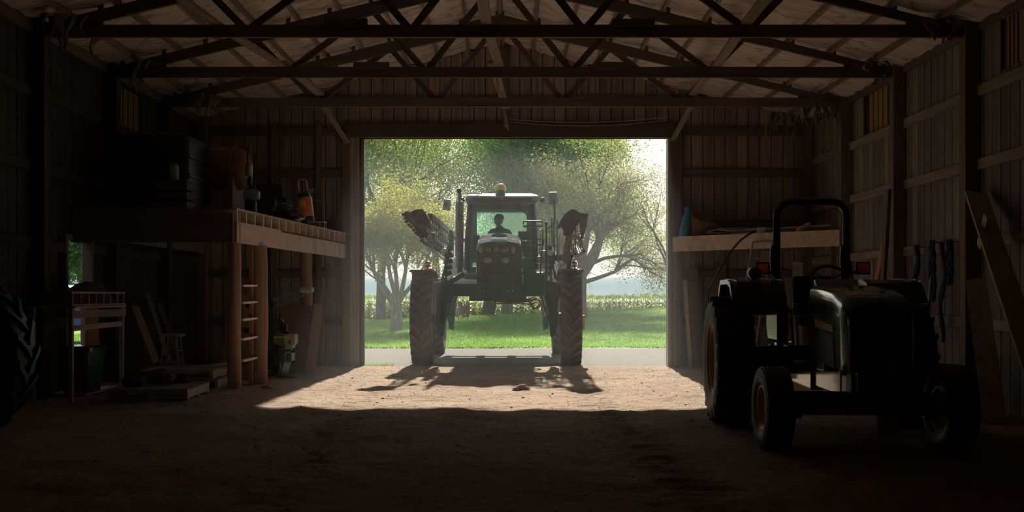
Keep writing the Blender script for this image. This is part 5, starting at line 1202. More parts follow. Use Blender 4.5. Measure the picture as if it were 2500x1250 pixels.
# crate with a pale can
p = onloft(425, 15.1); t = thing('crate', 'dark wooden crate under the pale can on the loft', 'crate', p)
for k in range(3):
    for s in (-1, 1): piece('slat', (0, s*.19, .08+.14*k), (.5, .018, .11), 'truss_wood_x', t); piece('slat', (s*.24, 0, .08+.14*k), (.018, .36, .11), 'truss_wood', t)
piece('base_board', (0, 0, .02), (.46, .36, .02), 'plywood', t); piece('lid_board', (0, 0, .44), (.5, .4, .02), 'plywood', t)
t = thing('can', 'pale metal can standing on the crate on the loft', 'can', p+Vector((.0, 0, .45))); MB().lathe([(.062, 0), (.066, .01), (.066, .21), (.05, .235), (.02, .24)], 18).build('body', 'jug_blue', t, smooth=True); MB().lathe([(.018, .24), (.018, .265)], 10).build('spout', 'black_plastic', t); MB().tube([(-.04, 0, .23), (-.02, 0, .275), (.03, 0, .275), (.05, 0, .23)], .006, 6).build('handle', 'wire_grey', t)
# orange drum on a cradle
c = P(533, 413, 17.0); t = thing('drum', 'rust-orange barrel lying on a dark cradle on the loft', 'drum', (c.x, 17.0, DZK)); R = .355; zc = c.z-DZK
mb = MB(); L = .42; mb.lathe([(R*.90, -L), (R*.97, -L+.03), (R, -L+.08), (R*1.0, L-.12), (R*.985, L-.06), (R*.93, L), (R*.80, L+.06), (R*.55, L+.11), (R*.2, L+.135), (.01, L+.138)], 40, 'X', c=(0, 0, zc)); mb.build('shell', 'drum_orange', t, smooth=True)
for x in (-.28, .05, .27): MB().lathe([(R+.001, x-.02), (R+.02, x-.01), (R+.02, x+.01), (R+.001, x+.02)], 40, 'X', c=(0, 0, zc), closed=True).build('hoop', 'drum_orange', t, smooth=True)
for x in (-.3, .3):
    mb = MB(); mb.prism([(-.42, 0), (.42, 0), (.36, zc-.15), (.26, zc-.26), (0, zc-R-.005), (-.26, zc-.26), (-.36, zc-.15)], x-.04, x+.04, 'X'); mb.build('cradle_board', 'plywood', t)
piece('cradle_rail', (0, -.36, .05), (.9, .05, .09), 'truss_wood_x', t)
# pump with upright wand and bottle
p = onloft(612, 16.3); t = thing('pump', 'teal pump motor with an upright hose and orange bottle beside the barrel', 'pump', p)
MB().lathe([(.10, 0), (.10, .25), (.05, .27)], 12).build('stand', 'black_plastic', t); mb = MB(); mb.lathe([(.075, -.12), (.09, -.10), (.09, .08), (.06, .12)], 18, 'X', c=(.02, 0, .36)); mb.build('motor', 'motor_teal', t, smooth=True)
mb = MB(); mb.tube([(0, 0, .42), (-.02, -.02, .7), (-.05, -.02, 1.0), (-.03, 0, 1.13)], .014, 6); mb.tube([(.05, 0, .42), (.10, -.05, .65), (.06, 0, .9), (.07, .02, 1.02)], .010, 6); mb.build('hose', 'hose_black', t, smooth=True)
MB().lathe([(.03, .66), (.042, .68), (.042, .84), (.02, .88), (.018, .93)], 14, c=(-.03, -.05, 0)).build('bottle', 'drum_orange', t, smooth=True); MB().lathe([(.03, .50), (.04, .52), (.04, .62), (.03, .64)], 12, c=(-.01, -.03, 0)).build('clamp', 'black_plastic', t); MB().tube([(0, 0, .62), (0, 0, 1.16)], .012, 6).build('rod', 'wire_grey', t)
# hose coil
c = P(640, 490, 16.5); ring = []
for k in range(60): a = 2*PI*k/20; r = .19+.012*(k//20); ring.append((r*math.cos(a), .04*math.sin(a)+.02*(k//20), .215+r*math.sin(a)))
tag(MB().tube(ring, .011, 6).build('hose_coil', 'hose_black', smooth=True, loc=(c.x, 16.5, DZK)), 'thin black coil of hose leaning beside the pump', 'hose')
# pile of flattened sacks
p = onloft(690, 17.25)
for k in range(9):
    rg = random.Random(40+k); w, d_ = rg.uniform(.42, .60), rg.uniform(.3, .42); rs = rg.randint(0, 999)
    def fn(a, b, top, w=w, d_=d_, rs=rs): return (-w/2+w*a, -d_/2+d_*b, (.022 if top else 0)+.05*float(fbm(a*2.5+rs, b*2.5, 9))+.03*math.sin(a*5+rs)*(.3+b)*.4)
    mb = MB(); mb.grid(8, 6, lambda a, b: fn(a, b, True)); mb.grid(8, 6, lambda a, b: fn(a, b, False))
    o = mb.build('feed_sack', 'sack_paper', smooth=True, fix=False, loc=p+Vector((rg.uniform(-.09, .09)-.02*(k-4), rg.uniform(-.06, .06), .03+.032*k)), rotz=rg.uniform(-.5, .5))
    pos = ('lowest', 'second', 'third', 'fourth', 'fifth', 'sixth', 'seventh', 'eighth', 'topmost')[k]
    tag(o, pos+(' from the bottom of the pile of flattened sacks on the loft' if 0 < k < 8 else ' flattened sack of the pile on the loft'), 'sack', 'flattened sacks on the loft')
# hand pump sprayer
c = onloft(752, 18.0); t = thing('pump_sprayer', 'orange hand pump sprayer tilted at the edge of the loft', 'sprayer', c); t.rotation_euler = (0.05, -.13, 0)
MB().lathe([(.10, .02), (.125, .05), (.13, .12), (.12, .16)], 20).build('base', 'black_plastic', t, smooth=True)
MB().lathe([(.125, .15), (.13, .17), (.13, .46), (.115, .50)], 24).build('tank', 'sprayer_orange', t, smooth=True)
mb = MB()
for k in range(7):
    a0 = math.radians(215+k*10); a1 = math.radians(225+k*10); r = .1315; mb.add([(r*math.cos(a0), r*math.sin(a0), .30), (r*math.cos(a1), r*math.sin(a1), .30), (r*math.cos(a1), r*math.sin(a1), .44), (r*math.cos(a0), r*math.sin(a0), .44)], [(0, 1, 2, 3)])
mb.build('label', 'sprayer_label', t, fix=False)
MB().lathe([(.12, .49), (.10, .55), (.05, .58)], 20).build('shoulder', 'black_plastic', t, smooth=True); MB().tube([(0, 0, .55), (0, 0, .72)], .018, 8).build('pump_rod', 'black_plastic', t)
MB().tube([(-.07, 0, .60), (-.075, 0, .76), (-.05, 0, .80), (.05, 0, .80), (.075, 0, .76), (.07, 0, .60)], .013, 8).build('handle', 'sprayer_orange', t, smooth=True)
mb = MB(); mb.tube([(.10, 0, .56), (.18, -.03, .60), (.21, -.02, .50), (.19, 0, .2), (.16, 0, .08)], .010, 6); mb.build('hose', 'hose_black', t, smooth=True); mb = MB(); mb.box((.13, -.04, .58), (.10, .04, .06)); mb.build('trigger', 'hinge_grey', t)
# bent wire stand and little wire basket
pts = [P(775, 490, 18.6), P(791, 497, 18.6), P(791, 545, 18.6), P(786, 551.5, 18.6)]; q = Vector((pts[3].x, 18.6, DZK)); tag(MB().tube([(0, .0, .004), (.05, 0, .008), pts[2]-q, pts[1]-q, pts[0]-q, pts[0]-q+Vector((-.1, 0, .02))], .008, 6).build('wire_stand', 'wire_grey', smooth=True, loc=q), 'bent grey wire standing behind the orange pump sprayer', 'wire')
p = onloft(781, 19.0); p.x = edge(19.0)-.10; t = thing('wire_basket', 'small empty wire frame at the loft edge', 'frame', p)
mb = MB()
for y in (-.08, .08):
    mb.tube([(-.11, y, .01), (.11, y, .01), (.11, y, .12), (-.11, y, .12)], .007, 5, closed=True)
    mb.tube([(0, y, .01), (0, y, .12)], .006, 5)
for x in (-.11, .11): mb.tube([(x, -.08, .12), (x, .08, .12)], .006, 5); mb.tube([(x, -.08, .01), (x, .08, .01)], .006, 5)
mb.build('frame', 'fresh_wood', t)
# dark lumps behind: crates on the loft toward the end wall
p = onloft(650, 19.4); tag(MB().box((0, 0, .3), (.9, .6, .6)).build('storage_box', 'junk_dark', bevel=.02, loc=p), 'large dark box at the back of the loft behind the sacks', 'box'); tag(MB().box((.1, 0, .722), (.5, .4, .24)).build('storage_box', 'junk_dark', bevel=.02, loc=p), 'smaller dark box on top of the large dark loft box', 'box')

# ================================================================== under the loft
# planter row unit
c = Vector((P(693, 0, 16.9).x, 16.9, fz(-3.7, 16.9))); t = thing('planter_unit', 'green seed planter row unit numbered 4 standing behind the loft poles', 'planter', c)
def Q(px, py, d=16.9): return P(px, py, d)-c
a, b = Q(699, 850), Q(722, 817); mb = MB(); mb.prism([(a.x, b.z), (b.x+.0, b.z), (b.x, a.z+.08), (b.x-.035, a.z+.05), (b.x-.05, a.z), (a.x+.02, a.z)], -.14, .14); h1 = mb.build('hopper_face', 'planter_grey', t, bevel=.01)
a2 = Q(662, 838); mb = MB(); mb.bbox((a2.x-.1, -.13, a2.z), (a.x, .3, b.z-.005)); mb.build('hopper_body', 'planter_green', t, bevel=.015)
mb = MB(); mb.bbox((a2.x, -.145, b.z-.045), (b.x, -.128, b.z-.025)); mb.build('stripe', 'stripe_yellow', t)
mb = MB(); mb.prism([(a.x+.03, b.z-.03), (b.x-.02, b.z-.03), (b.x-.05, b.z-.075), (a.x+.05, b.z-.075)], -.146, -.14); mb.build('badge', 'stripe_yellow', h1)
cd = bpy.data.curves.new('number', 'FONT'); cd.body = '4'; cd.size = .11; cd.extrude = .002; cd.align_x = 'CENTER'; cd.align_y = 'CENTER'; cd.materials.append(M['black_plastic'])
to = bpy.data.objects.new('number_text', cd); C.objects.link(to); bpy.context.view_layer.update(); nm_ = bpy.data.meshes.new_from_object(to.evaluated_get(bpy.context.evaluated_depsgraph_get())); bpy.data.objects.remove(to)
no = bpy.data.objects.new('number', nm_); C.objects.link(no); no.parent = h1; no.location = ((a.x+b.x)/2, -.143, (a.z+b.z)/2-.01); no.rotation_euler = (PI/2, 0, 0)
a, b = Q(681, 885), Q(717, 857); mb = MB(); mb.bbox((a.x-.05, -.10, a.z), (b.x-.10, .12, b.z)); mb.build('seed_meter', 'planter_green', t, bevel=.015)
mb = MB(); x0, x1 = b.x-.12, b.x; 
mb.bbox((x0, -.14, b.z-.025), (x1, .1, b.z)); mb.bbox((x0, -.14, a.z), (x1, .1, a.z+.03)); mb.bbox((x0, -.14, a.z), (x0+.02, .1, b.z)); mb.bbox((x1-.02, -.14, a.z), (x1, .1, b.z)); mb.bbox((x0, -.02, a.z), (x1, .0, b.z)); mb.build('meter_frame', 'planter_grey', t)
mb = MB(); mb.bbox((Q(700, 0).x, -.06, b.z), (Q(712, 0).x, .06, b.z+.1)); mb.build('neck', 'planter_green', t)
for k, (px, py) in enumerate(((687, 797), (693, 799), (699, 801))): q = Q(px, py); MB().lathe([(.055, -.018), (.075, -.01), (.075, .01), (.055, .018)], 16, 'X', c=(q.x, 0, q.z)).build('hose_rib', 'black_plastic', t, smooth=True)
MB().tube([Q(678, 785), Q(683, 783), Q(688, 790)], .05, 10).build('hose_end', 'black_plastic', t, smooth=True); MB().tube([Q(678, 800), Q(690, 806), Q(702, 814), Q(703, 822)], .04, 10).build('vacuum_hose', 'black_plastic', t, smooth=True)
mb = MB(); mb.bar(Q(648, 741), Q(738, 708), .10, .05); mb.bar(Q(668, 750), Q(750, 716), .06, .03); mb.build('lift_arm', 'planter_green', t)
p, q = Q(733, 707.5), Q(765, 708); mb = MB(); mb.box((p+q)/2, ((q-p).x, .20, .085)); mb.build('arm_pad', 'planter_grey', t, bevel=.03)
mb = MB(); mb.box(Q(662, 790), (.14, .3, .75)); mb.box(Q(668, 880), (.3, .3, .3)); mb.build('upright_frame', 'black_gloss', t, bevel=.02)
MB().lathe([(.22, -.06), (.26, -.04), (.26, .04), (.22, .06)], 28, 'X', c=(-.12, .1, .25)).build('gauge_wheel', 'tyre_black', t, smooth=True); mb = MB(); mb.bar((0, 0, .02), (.08, .05, .4), .05, .12); mb.build('seed_tube', 'hinge_grey', t)
mb = MB(); mb.box((-.05, .1, .03), (.5, .5, .06)); mb.build('skid', 'black_gloss', t)
# plywood sheets leaning on the third pole
def leaner(name, p0, p1, w, th, wdir, matn, label, cat, group=None):
    """a board leaning from p0 (foot) to p1 (top), w wide along wdir"""
    p0 = Vector(p0); p1 = Vector(p1); d = p1-p0; wd = Vector(wdir).normalized(); n = d.normalized().cross(wd).normalized(); wd = n.cross(d.normalized())
    m = MB(); h = wd*w/2; k = n*th/2
    vs = [a+b+c for a in (Vector((0, 0, 0)), d) for b in (-h, h) for c in (-k, k)]
    m.add(vs, [(0, 1, 3, 2), (4, 6, 7, 5), (0, 4, 5, 1), (2, 3, 7, 6), (0, 2, 6, 4), (1, 5, 7, 3)])
    return tag(m.build(name, matn, loc=p0), label, cat, group)
a = P(722, 905, 17.75); leaner('plywood_sheet', (a.x, 17.62, fz(-3.6, 17.6)), (a.x+.02, 17.86, 1.25), .56, .018, (1, .15, 0), 'plywood', 'large brown plywood sheet leaning behind the planter unit', 'plywood')
a = P(757, 905, 17.4); leaner('plywood_sheet', (a.x-.02, 17.45, fz(-3.4, 17.45)), (a.x+.11, 17.60, 1.27), .17, .02, (1, .5, 0), 'plywood', 'narrow plywood offcut leaning in front of the large brown sheet', 'plywood')
leaner('thin_board', (P(782, 880, 19.6).x, 19.4, fz(-3.6, 19.4)), (P(800, 640, 20.2).x, 20.3, 2.05), .06, .02, (1, 0, 0), 'plywood', 'thin dark board leaning by the sliding door post', 'board')
# cardboard boxes behind the rungs
bz = fz(-4.3, 16.2)
for k, (w, h, lab) in enumerate(((.55, .55, 'bottom cardboard box behind the rungs'), (.5, .42, 'middle cardboard box behind the rungs'), (.42, .38, 'top cardboard box behind the rungs'))):
    t = thing('cardboard_box', lab, 'box', (-4.22+.03*k, 16.35, bz), group='cardboard boxes behind the rungs'); mb = MB(); mb.box((0, 0, h/2), (w, .45, h)); mb.build('body', 'cardboard', t, bevel=.008); MB().lathe([(.045, -.233), (.045, -.225)], 16, 'Y', c=(.09, 0, h*.55)).build('hand_hole', 'black_plastic', t); bz += h+.002
# pallets
def pallet(loc, rz, L, W, label):
    t = thing('pallet', label, 'pallet', loc, rz, group='wooden pallets')
    for s in (-1, 0, 1): piece('stringer', (s*(W/2-.02), 0, .07), (.04, L, .10), 'grey_wood', t)
    for k in range(7): piece('deck_slat', (0, -L/2+.05+k*(L-.1)/6, .13), (W, .10, .018), 'grey_wood', t)
    for k in range(3): piece('bottom_slat', (0, -L/2+.05+k*(L-.1)/2, .011), (W, .10, .018), 'grey_wood', t)
    return t
pallet((-4.58, 13.52, fz(-4.58, 13.5)+.0), math.radians(2), 1.08, 1.02, 'worn pallet in front carrying scrap, nearest the camera')
pallet((-4.68, 15.1, fz(-4.7, 15.1)+.0), 0.05, 1.0, 1.05, 'lower pallet of the stack under the stool'); pallet((-4.70, 15.1, fz(-4.7, 15.1)+.14), -.02, 1.0, 1.05, 'upper pallet of the stack under the stool')
rg = random.Random(9)
def lump(name, c, r, sc, matn, label, cat, seed, group=None):
    rgl = random.Random(seed); m = MB(); m.ball((0, 0, 0), r, 10, 7, sc); m.v = [(v[0]*rgl.uniform(.8, 1.2), v[1]*rgl.uniform(.8, 1.2), v[2]*rgl.uniform(.8, 1.15)) for v in m.v]
    return tag(m.build(name, matn, smooth=False, loc=c), label, cat, group)
PT = fz(-4.58, 13.5)+.14
for k, (x, y, r, lab) in enumerate(((-4.85, 13.35, .13, 'dark lump of scrap at the wall end of the front pallet'), (-4.62, 13.65, .16, 'largest dark lump of scrap in the middle of the front pallet'), (-4.40, 13.85, .10, 'dark lump of scrap at the pole corner of the front pallet'), (-4.9, 13.85, .12, 'dark lump of scrap at the back of the front pallet'))):
    lump('scrap_lump', (x, y, PT+r*.55), r, (1.3, 1, .75), 'junk_dark', lab, 'scrap', 60+k, 'scrap on the front pallet')
for k in range(3):
    x, y = -4.35+.1*k, 14.85+.2*k; tag(MB().bar((0, 0, 0), (.35-.1*k, .22, .02), .07, .02).build('offcut', 'grey_wood', loc=(x-.1, y, fz(-4.7, 15.1)+.30+.012)), ('first', 'second', 'third')[k]+' short offcut lying on the stacked pallets near the pole', 'offcut', 'offcuts on the pallets')
# stool
t = thing('stool', 'round wooden stool standing on the stacked pallets', 'stool', (-4.98, 15.25, fz(-4.7, 15.1)+.281))
MB().lathe([(.175, .45), (.188, .46), (.188, .478), (.17, .49)], 24).build('seat', 'stool_wood', t, smooth=True)
lg = []
for k in range(4):
    a = PI/4+k*PI/2; c_, s_ = math.cos(a), math.sin(a); MB().tube([(c_*.185, s_*.185, 0), (c_*.12, s_*.12, .46)], [.013, .017], 8).build('leg', 'stool_wood', t, smooth=True); lg.append((c_, s_))
for k in range(4):
    for z in ((.06, .28) if k % 2 == 0 else (.10, .24)):
        r = .185-.065*z/.46; MB().tube([(lg[k][0]*r, lg[k][1]*r, z), (lg[(k+1) % 4][0]*r, lg[(k+1) % 4][1]*r, z)], .009, 6).build('stretcher', 'stool_wood', t)
# workbench in front of the walk door
t = thing('workbench', 'rough timber workbench with a divided rack in front of the walk door', 'workbench', (-5.72, 13.85, 0))
for (x, y) in ((.16, -.78), (.22, .78), (-.33, -.78), (-.33, .78)): stick('leg', (x, y, fz(-5.72+x, 13.85+y)), (x, y, 1.26), .05, .06, 'grey_wood', t, up=(0, 1, 0))
piece('top_board', (-.06, 0, 1.27), (.62, 1.75, .03), 'grey_wood', t); stick('apron', (.19, -.85, 1.18), (.24, .85, 1.18), .03, .10, 'girt_wood', t); stick('cross_rail', (.17, -.8, 1.00), (.22, .8, 1.02), .04, .07, 'grey_wood', t)
for z in (1.30, 1.46): stick('rack_rail', (.20, -.88, z), (.22, .9, z), .02, .025, 'grey_wood', t)
for k in range(8): piece('rack_divider', (.21, -.86+k*.247, 1.38), (.02, .02, .15), 'grey_wood', t)
piece('shelf_board', (-.06, .2, .12), (.5, 1.2, .025), 'grey_wood', t)
tp = thing('tarp_heap', 'dark heap of rags and tarps on the workbench', 'tarp', (-5.80, 13.9, 1.286))
mb = MB(); mb.grid(22, 34, lambda a, b: (-.20+.42*a, -.85+1.9*b, max(0, (.34*math.sin(PI*a)**.6*(.35+.65*float(vnoise(b*5.2, a*2, 4)))*min(1, 6*b, 6*(1-b))+.05*float(fbm(a*7, b*14, 6))))))
mb.build('cloth', 'junk_dark', tp, smooth=True, fix=False)
# green bin under the bench
t = thing('bin', 'dark green plastic bin with a black lid under the workbench', 'bin', (-5.70, 13.75, fz(-5.7, 13.75)))
def br(z, w, d_): return rr(z, w, d_, .04)
mb = MB(); mb.loft([br(.0, .16, .24), br(.56, .20, .29), br(.57, .215, .30), br(.60, .215, .30)]); mb.build('body', 'bin_green', t, smooth=True); mb = MB(); mb.loft([br(.60, .222, .31), br(.64, .222, .31), br(.66, .19, .28)]); mb.build('lid', 'black_gloss', t, smooth=True)
leaner('leaning_board', (-5.98, 14.87, fz(-5.95, 14.87)), (-6.04, 14.87, 1.30), .40, .03, (0, 1, 0), 'door_orange', 'reddish board standing beside the walk door opening', 'board')
# boards stacked against the wall under the loft
for k, (y, z, w, m_, lab) in enumerate(((16.2, 1.25, .3, 'cardboard', 'brown board leaning on the loft wall, nearest the workbench'), (16.75, 1.45, .22, 'plywood', 'tall brown board leaning on the loft wall, middle of three'), (17.3, 1.3, .26, 'junk_dark', 'dark board leaning on the loft wall, closest to the doorway'))):
    leaner('leaning_board', (-5.45, y, fz(-5.45, y)), (-5.92, y+.1, z), w, .02, (0, 1, 0), m_, lab, 'board', 'boards under the loft')
t = thing('sheet_stack', 'low cardboard sheet lying aslant behind the bin', 'cardboard', (-5.35, 15.9, fz(-5.3, 15.9))); MB().bar((-.2, 0, .03), (.25, -.35, .33), .5, .02).build('sheet', 'cardboard', t)
# big tyre by the wall
t = thing('spare_tyre', 'big black tractor tyre propped at the very edge of the picture', 'tyre', (-5.22, 9.45, fz(-5.2, 9.45)), PI/2)
w_ = wheel(t, .84, .42, .42, 20, .2, .04, 'tyre_black', 'tyre_black', 'tank_black', 1, 'tyre'); w_.location = (0, 0, .84)

# ================================================================== right-hand corner shelf
A = Vector((3.29, 20.20, 0)); B = Vector((5.90, 18.12, 0)); zb, zt = 2.285, 2.575
sh = thing('corner_shelf', 'timber corner shelf from the door post to the side wall', 'shelf', A)
def SL(p): return Vector(p)-A
stick('face_beam', SL((A.x, A.y, (zb+zt)/2)), SL((B.x, B.y, (zb+zt)/2+.01)), .05, zt-zb, 'fresh_wood', sh)
for k in range(6):
    f0, f1 = k/6, (k+1)/6; 
    def row(f): return A.lerp(Vector((5.98, 20.40, 0)), 0), None
    a0 = A.lerp(B, 0); w0 = Vector((3.30, 20.42, 0)); w1 = Vector((5.98, 20.42, 0)); 
    p0, p1 = a0.lerp(w0, f0), B.lerp(w1, f0); q0, q1 = a0.lerp(w0, f1), B.lerp(w1, f1)
    mb = MB(); mb.prism([(p0.x-A.x, p0.y-A.y), (p1.x-A.x, p1.y-A.y), (q1.x-A.x, q1.y-A.y-.004), (q0.x-A.x, q0.y-A.y-.004)], zt-.03, zt-.002, 'Z'); mb.build('deck_plank', 'grey_wood', sh)
stick('support_leg', SL((5.82, 18.28, fz(5.8, 18.3)-.02)), SL((5.82, 18.28, zb)), .09, .09, 'post_wood', sh, up=(0, 1, 0)); stick('support_leg', SL((3.36, 20.22, fz(3.3, 20.2)-.02)), SL((3.36, 20.22, zb)), .09, .09, 'post_wood', sh, up=(0, 1, 0))
stick('ledger', SL((3.5, 20.40, zb+.1)), SL((5.95, 20.40, zb+.1)), .04, .14, 'girt_wood', sh)
def shy(px, back=.25):
    """a spot on the shelf a little behind its beam, under picture column px"""
    t = (px-XV)/F; d = (A.x-(B.x-A.x)*A.y/(B.y-A.y))/(t-(B.x-A.x)/(B.y-A.y)) if False else None
    lo, hi = 0.0, 1.0
    for _ in range(40):
        m = (lo+hi)/2; q = A.lerp(B, m)
        if q.x/q.y < t: lo = m
        else: hi = m
    q = A.lerp(B, lo); return Vector((q.x*(1+back/q.y), q.y+back, zt))
# tarp roll with blue end
p = shy(1672, .12); t = thing('tarp_roll', 'brown rolled tarp with a bright blue gathered end on the corner shelf', 'tarp', p)
mb = MB(); rg = random.Random(3); rings = []
for k in range(12):
    q = k/11; x = .12+q*.78; r = .21*(1-q)**.8+.05; ring = []
    for j in range(18):
        a = 2*PI*j/18; rr_ = r*(1+.16*math.sin(a*5+k*.25)+.06*math.sin(a*9+1.7*k)); ring.append((x, rr_*.8*math.cos(a), max(.003, r*.93-.03*q+rr_*math.sin(a)*1.05)))
    rings.append(ring)
mb.loft(rings); mb.build('roll', 'tarp_brown', t, smooth=True)
mb = MB(); rings = []
for k, (z, w, x) in enumerate(((0.0, .085, -.02), (.12, .10, -.01), (.28, .095, .02), (.42, .075, .05), (.50, .05, .06), (.54, .06, .055), (.58, .035, .06))):
    rings.append([(x+w*(1+.2*math.sin(3*a+k))*math.cos(a), .11*math.sin(a)*(1 if z < .45 else .6), z+.003+.01*math.sin(4*a)*(k > 0)) for a in [2*PI*j/14 for j in range(14)]])
mb.loft(rings); mb.build('blue_end', 'tarp_blue', t, smooth=True)
mb = MB(); mb.loft([[(.35+.09*k/4+.02*math.sin(a*3), -.20-.03*math.cos(a)-.02*k/4, .09-.05*k/4+.05*math.sin(a)*(1-.15*k)) for a in [2*PI*j/10 for j in range(10)]] for k in range(5)]); mb.build('loose_fold', 'tarp_brown', t, smooth=True)
# pale cable loops
p = shy(1800, .2); pts = []
for k in range(50): a = 2*PI*k/24; pts.append((.45*math.cos(a)+.1*math.sin(k*.4), .14*math.sin(a), .03+.035*(1+math.sin(a*1.5+1))+.0012*k))
tag(MB().tube(pts, .010, 6).build('cable_loop', 'wire_grey', smooth=True, loc=p), 'loose loops of pale cable lying on the corner shelf', 'cable')
for k, (x0, x1, z0, z1, w, lab) in enumerate(((1790, 2085, .02, .05, .14, 'longest plank lying along the corner shelf'), (1870, 2030, .06, .085, .10, 'short plank lying across the longest plank on the corner shelf'), (1775, 1880, .035, .06, .08, 'narrow plank at the cable loops on the corner shelf'))):
    a, b = shy(x0, .42-.1*k), shy(min(x1, 2040), .42-.1*k); a.z += z0+.015*k+.02; b.z += z1+.01*k+.02
    tag(MB().bar((0, 0, 0), b-a, w, .035).build('shelf_plank', 'fresh_wood', loc=a), lab, 'plank', 'planks on the corner shelf')
p = shy(1859, .06); tag(MB().box((0, 0, .055), (.13, .1, .11)).build('wood_block', 'fresh_wood', bevel=.004, loc=p), 'small wood block on the corner shelf over the ladder', 'block')
a, b = shy(1948, .05), shy(1975, .30); a.z += .03; b.z += .16; tag(MB().bar((0, 0, 0), b-a, .07, .05).build('wood_stub', 'fresh_wood', loc=a), 'short slanted stick on the corner shelf inside the roll bar view', 'stick')
# black hose hanging off the shelf
pts = [P(1842, 567, 19.0), P(1832, 570, 18.9), P(1805, 590, 18.85), P(1775, 628, 18.8), P(1747, 677, 18.8), P(1726, 727, 18.85), P(1712, 780, 18.9), P(1704, 830, 18.95), P(1702, 870, 19.0), P(1703, 905, 19.05)]
pts[-1].z = fz(pts[-1].x, pts[-1].y)+.012; q = pts[-1].copy(); sm = []
for i in range(len(pts)-1):
    p0 = pts[max(0, i-1)]; p1 = pts[i]; p2 = pts[i+1]; p3 = pts[min(len(pts)-1, i+2)]
    for j in range(5): u = j/5; sm.append(.5*((2*p1)+(p2-p0)*u+(2*p0-5*p1+4*p2-p3)*u*u+(3*p1-p0-3*p2+p3)*u**3)-q)
sm.append(pts[-1]-q); tag(MB().tube(sm, [.021-.013*i/(len(sm)-1) for i in range(len(sm))], 8).build('drooping_hose', 'hose_black', smooth=True, loc=q), 'thin black hose arching from the corner shelf to the floor', 'hose')
# aluminium ladder leaning on the shelf
t = thing('ladder', 'aluminium ladder leaning against the corner shelf behind the tractor', 'ladder', (4.15, 18.2, fz(4.1, 18.2)))
b0, b1 = Vector((-.19, 0, 0)), Vector((.19, 0, 0)); t0, t1 = P(1838, 591, 18.98)-t.location, P(1886, 588, 18.9)-t.location
stick('rail', b0, t0, .025, .06, 'aluminium', t, up=(0, 1, 0)); stick('rail', b1, t1, .025, .06, 'aluminium', t, up=(0, 1, 0))
for k in range(8): f = .09+k*.13; stick('rung', b0.lerp(t0, f), b1.lerp(t1, f), .03, .03, 'aluminium', t)
# boards leaning on the end wall under the shelf
for k, (px0, px1, y1, w, m_, lab) in enumerate(((1686, 1672, 685, .07, 'fresh_wood', 'thin pale board leaning beside the door post under the corner shelf'), (1700, 1694, 655, .17, 'plywood', 'wide brown board leaning next to the thin pale board'), (1745, 1760, 640, .22, 'plywood', 'wide brown board leaning behind the drooping hose'), (1945, 1948, 640, .2, 'fresh_wood', 'wide pale board standing behind the tractor seat'))):
    x0 = (px0-XV)*20.1/F; p1 = P(px1, y1, 20.36); leaner('propped_board', (x0, 20.1, fz(x0, 20.1)), p1, w, .025, (1, 0, 0), m_, lab, 'board', 'boards under the corner shelf')

# ================================================================== along the right-hand wall
def hank(y, L, label, seed, zt=2.12):
    rg = random.Random(seed); t = thing('rope_hank', label, 'rope', (5.98, y, zt), group='rope hanks hanging on the wall')
    MB().tube([(.08, 0, .0), (-.02, 0, .01), (-.03, 0, .04)], .010, 6).build('hook', 'bolt_steel', t)
    for s in range(5):
        ph = rg.uniform(0, 6); w = .05+.02*rg.random(); pts = []
        for k in range(26):
            q = k/25; a = ph+q*9*(1 if s % 2 else -1); z = .03-L*(rg.uniform(.98, 1.02)*q)
            pts.append((-.035+.022*math.cos(a), w*math.sin(a)*(.5+.8*math.sin(PI*min(1, q*1.05)))+.02*math.sin(q*3+seed), z))
        MB().tube(pts, .021, 6).build('strand', 'rope_blue', t, smooth=True)
hank(14.83, .95, 'dark rope hank on the wall, first of three from the tractor hood', 1); hank(14.30, .85, 'dark rope hank on the wall, thick and in the middle of three', 2, 2.16); hank(13.75, .60, 'short dark rope hank, last of three and nearest the wide post', 3, 2.14)
hank(13.98, 1.35, 'long thin dark rope hanging between the middle and last hanks', 4, 2.12)
leaner('hay_fork_handle', (5.72, 14.15, fz(5.7, 14.15)), (5.96, 14.35, 1.75), .04, .035, (0, 1, 0), 'grey_wood', 'long pale tool handle leaning on the wall under the ropes', 'handle')
leaner('leaning_plank', (5.55, 16.3, fz(5.5, 16.3)), (5.92, 16.0, 2.35), .17, .03, (0, 1, 0), 'door_orange', 'reddish plank leaning on the wall behind the tractor hood', 'plank')
leaner('leaning_plank', (5.50, 15.2, fz(5.5, 15.2)), (5.78, 15.5, 3.02), .13, .05, (0, 1, 0), 'truss_wood', 'tall dark timber leaning on the post beside the tractor', 'plank')
# crossed planks near the camera
leaner('leaning_plank', (5.50, 10.2, fz(5.5, 10.2)), (5.93, 12.95, 2.72), .27, .035, (0, 1, 1), 'grey_wood', 'wide grey plank slanting up the wall at the picture edge', 'plank', 'planks leaning near the camera')
leaner('leaning_plank', (5.42, 11.35, fz(5.4, 11.35)), (5.84, 12.75, 1.62), .24, .035, (0, 1, 1), 'grey_wood', 'shorter grey plank leaning below the wide slanting plank', 'plank', 'planks leaning near the camera')
a = Vector((5.83, 12.62, 2.02)); tag(MB().bar((0, 0, 0), (-.06, -.32, .36), .12, .035, up=(1, 0, 0)).build('cross_piece', 'grey_wood', loc=a), 'short cross piece nailed on the wide slanting plank', 'board')
leaner('leaning_plank', (5.60, 11.0, fz(5.6, 11.0)), (5.97, 11.5, 1.95), .10, .03, (0, 1, 0), 'junk_dark', 'thin dark stick leaning among the slanting planks', 'stick', 'planks leaning near the camera')
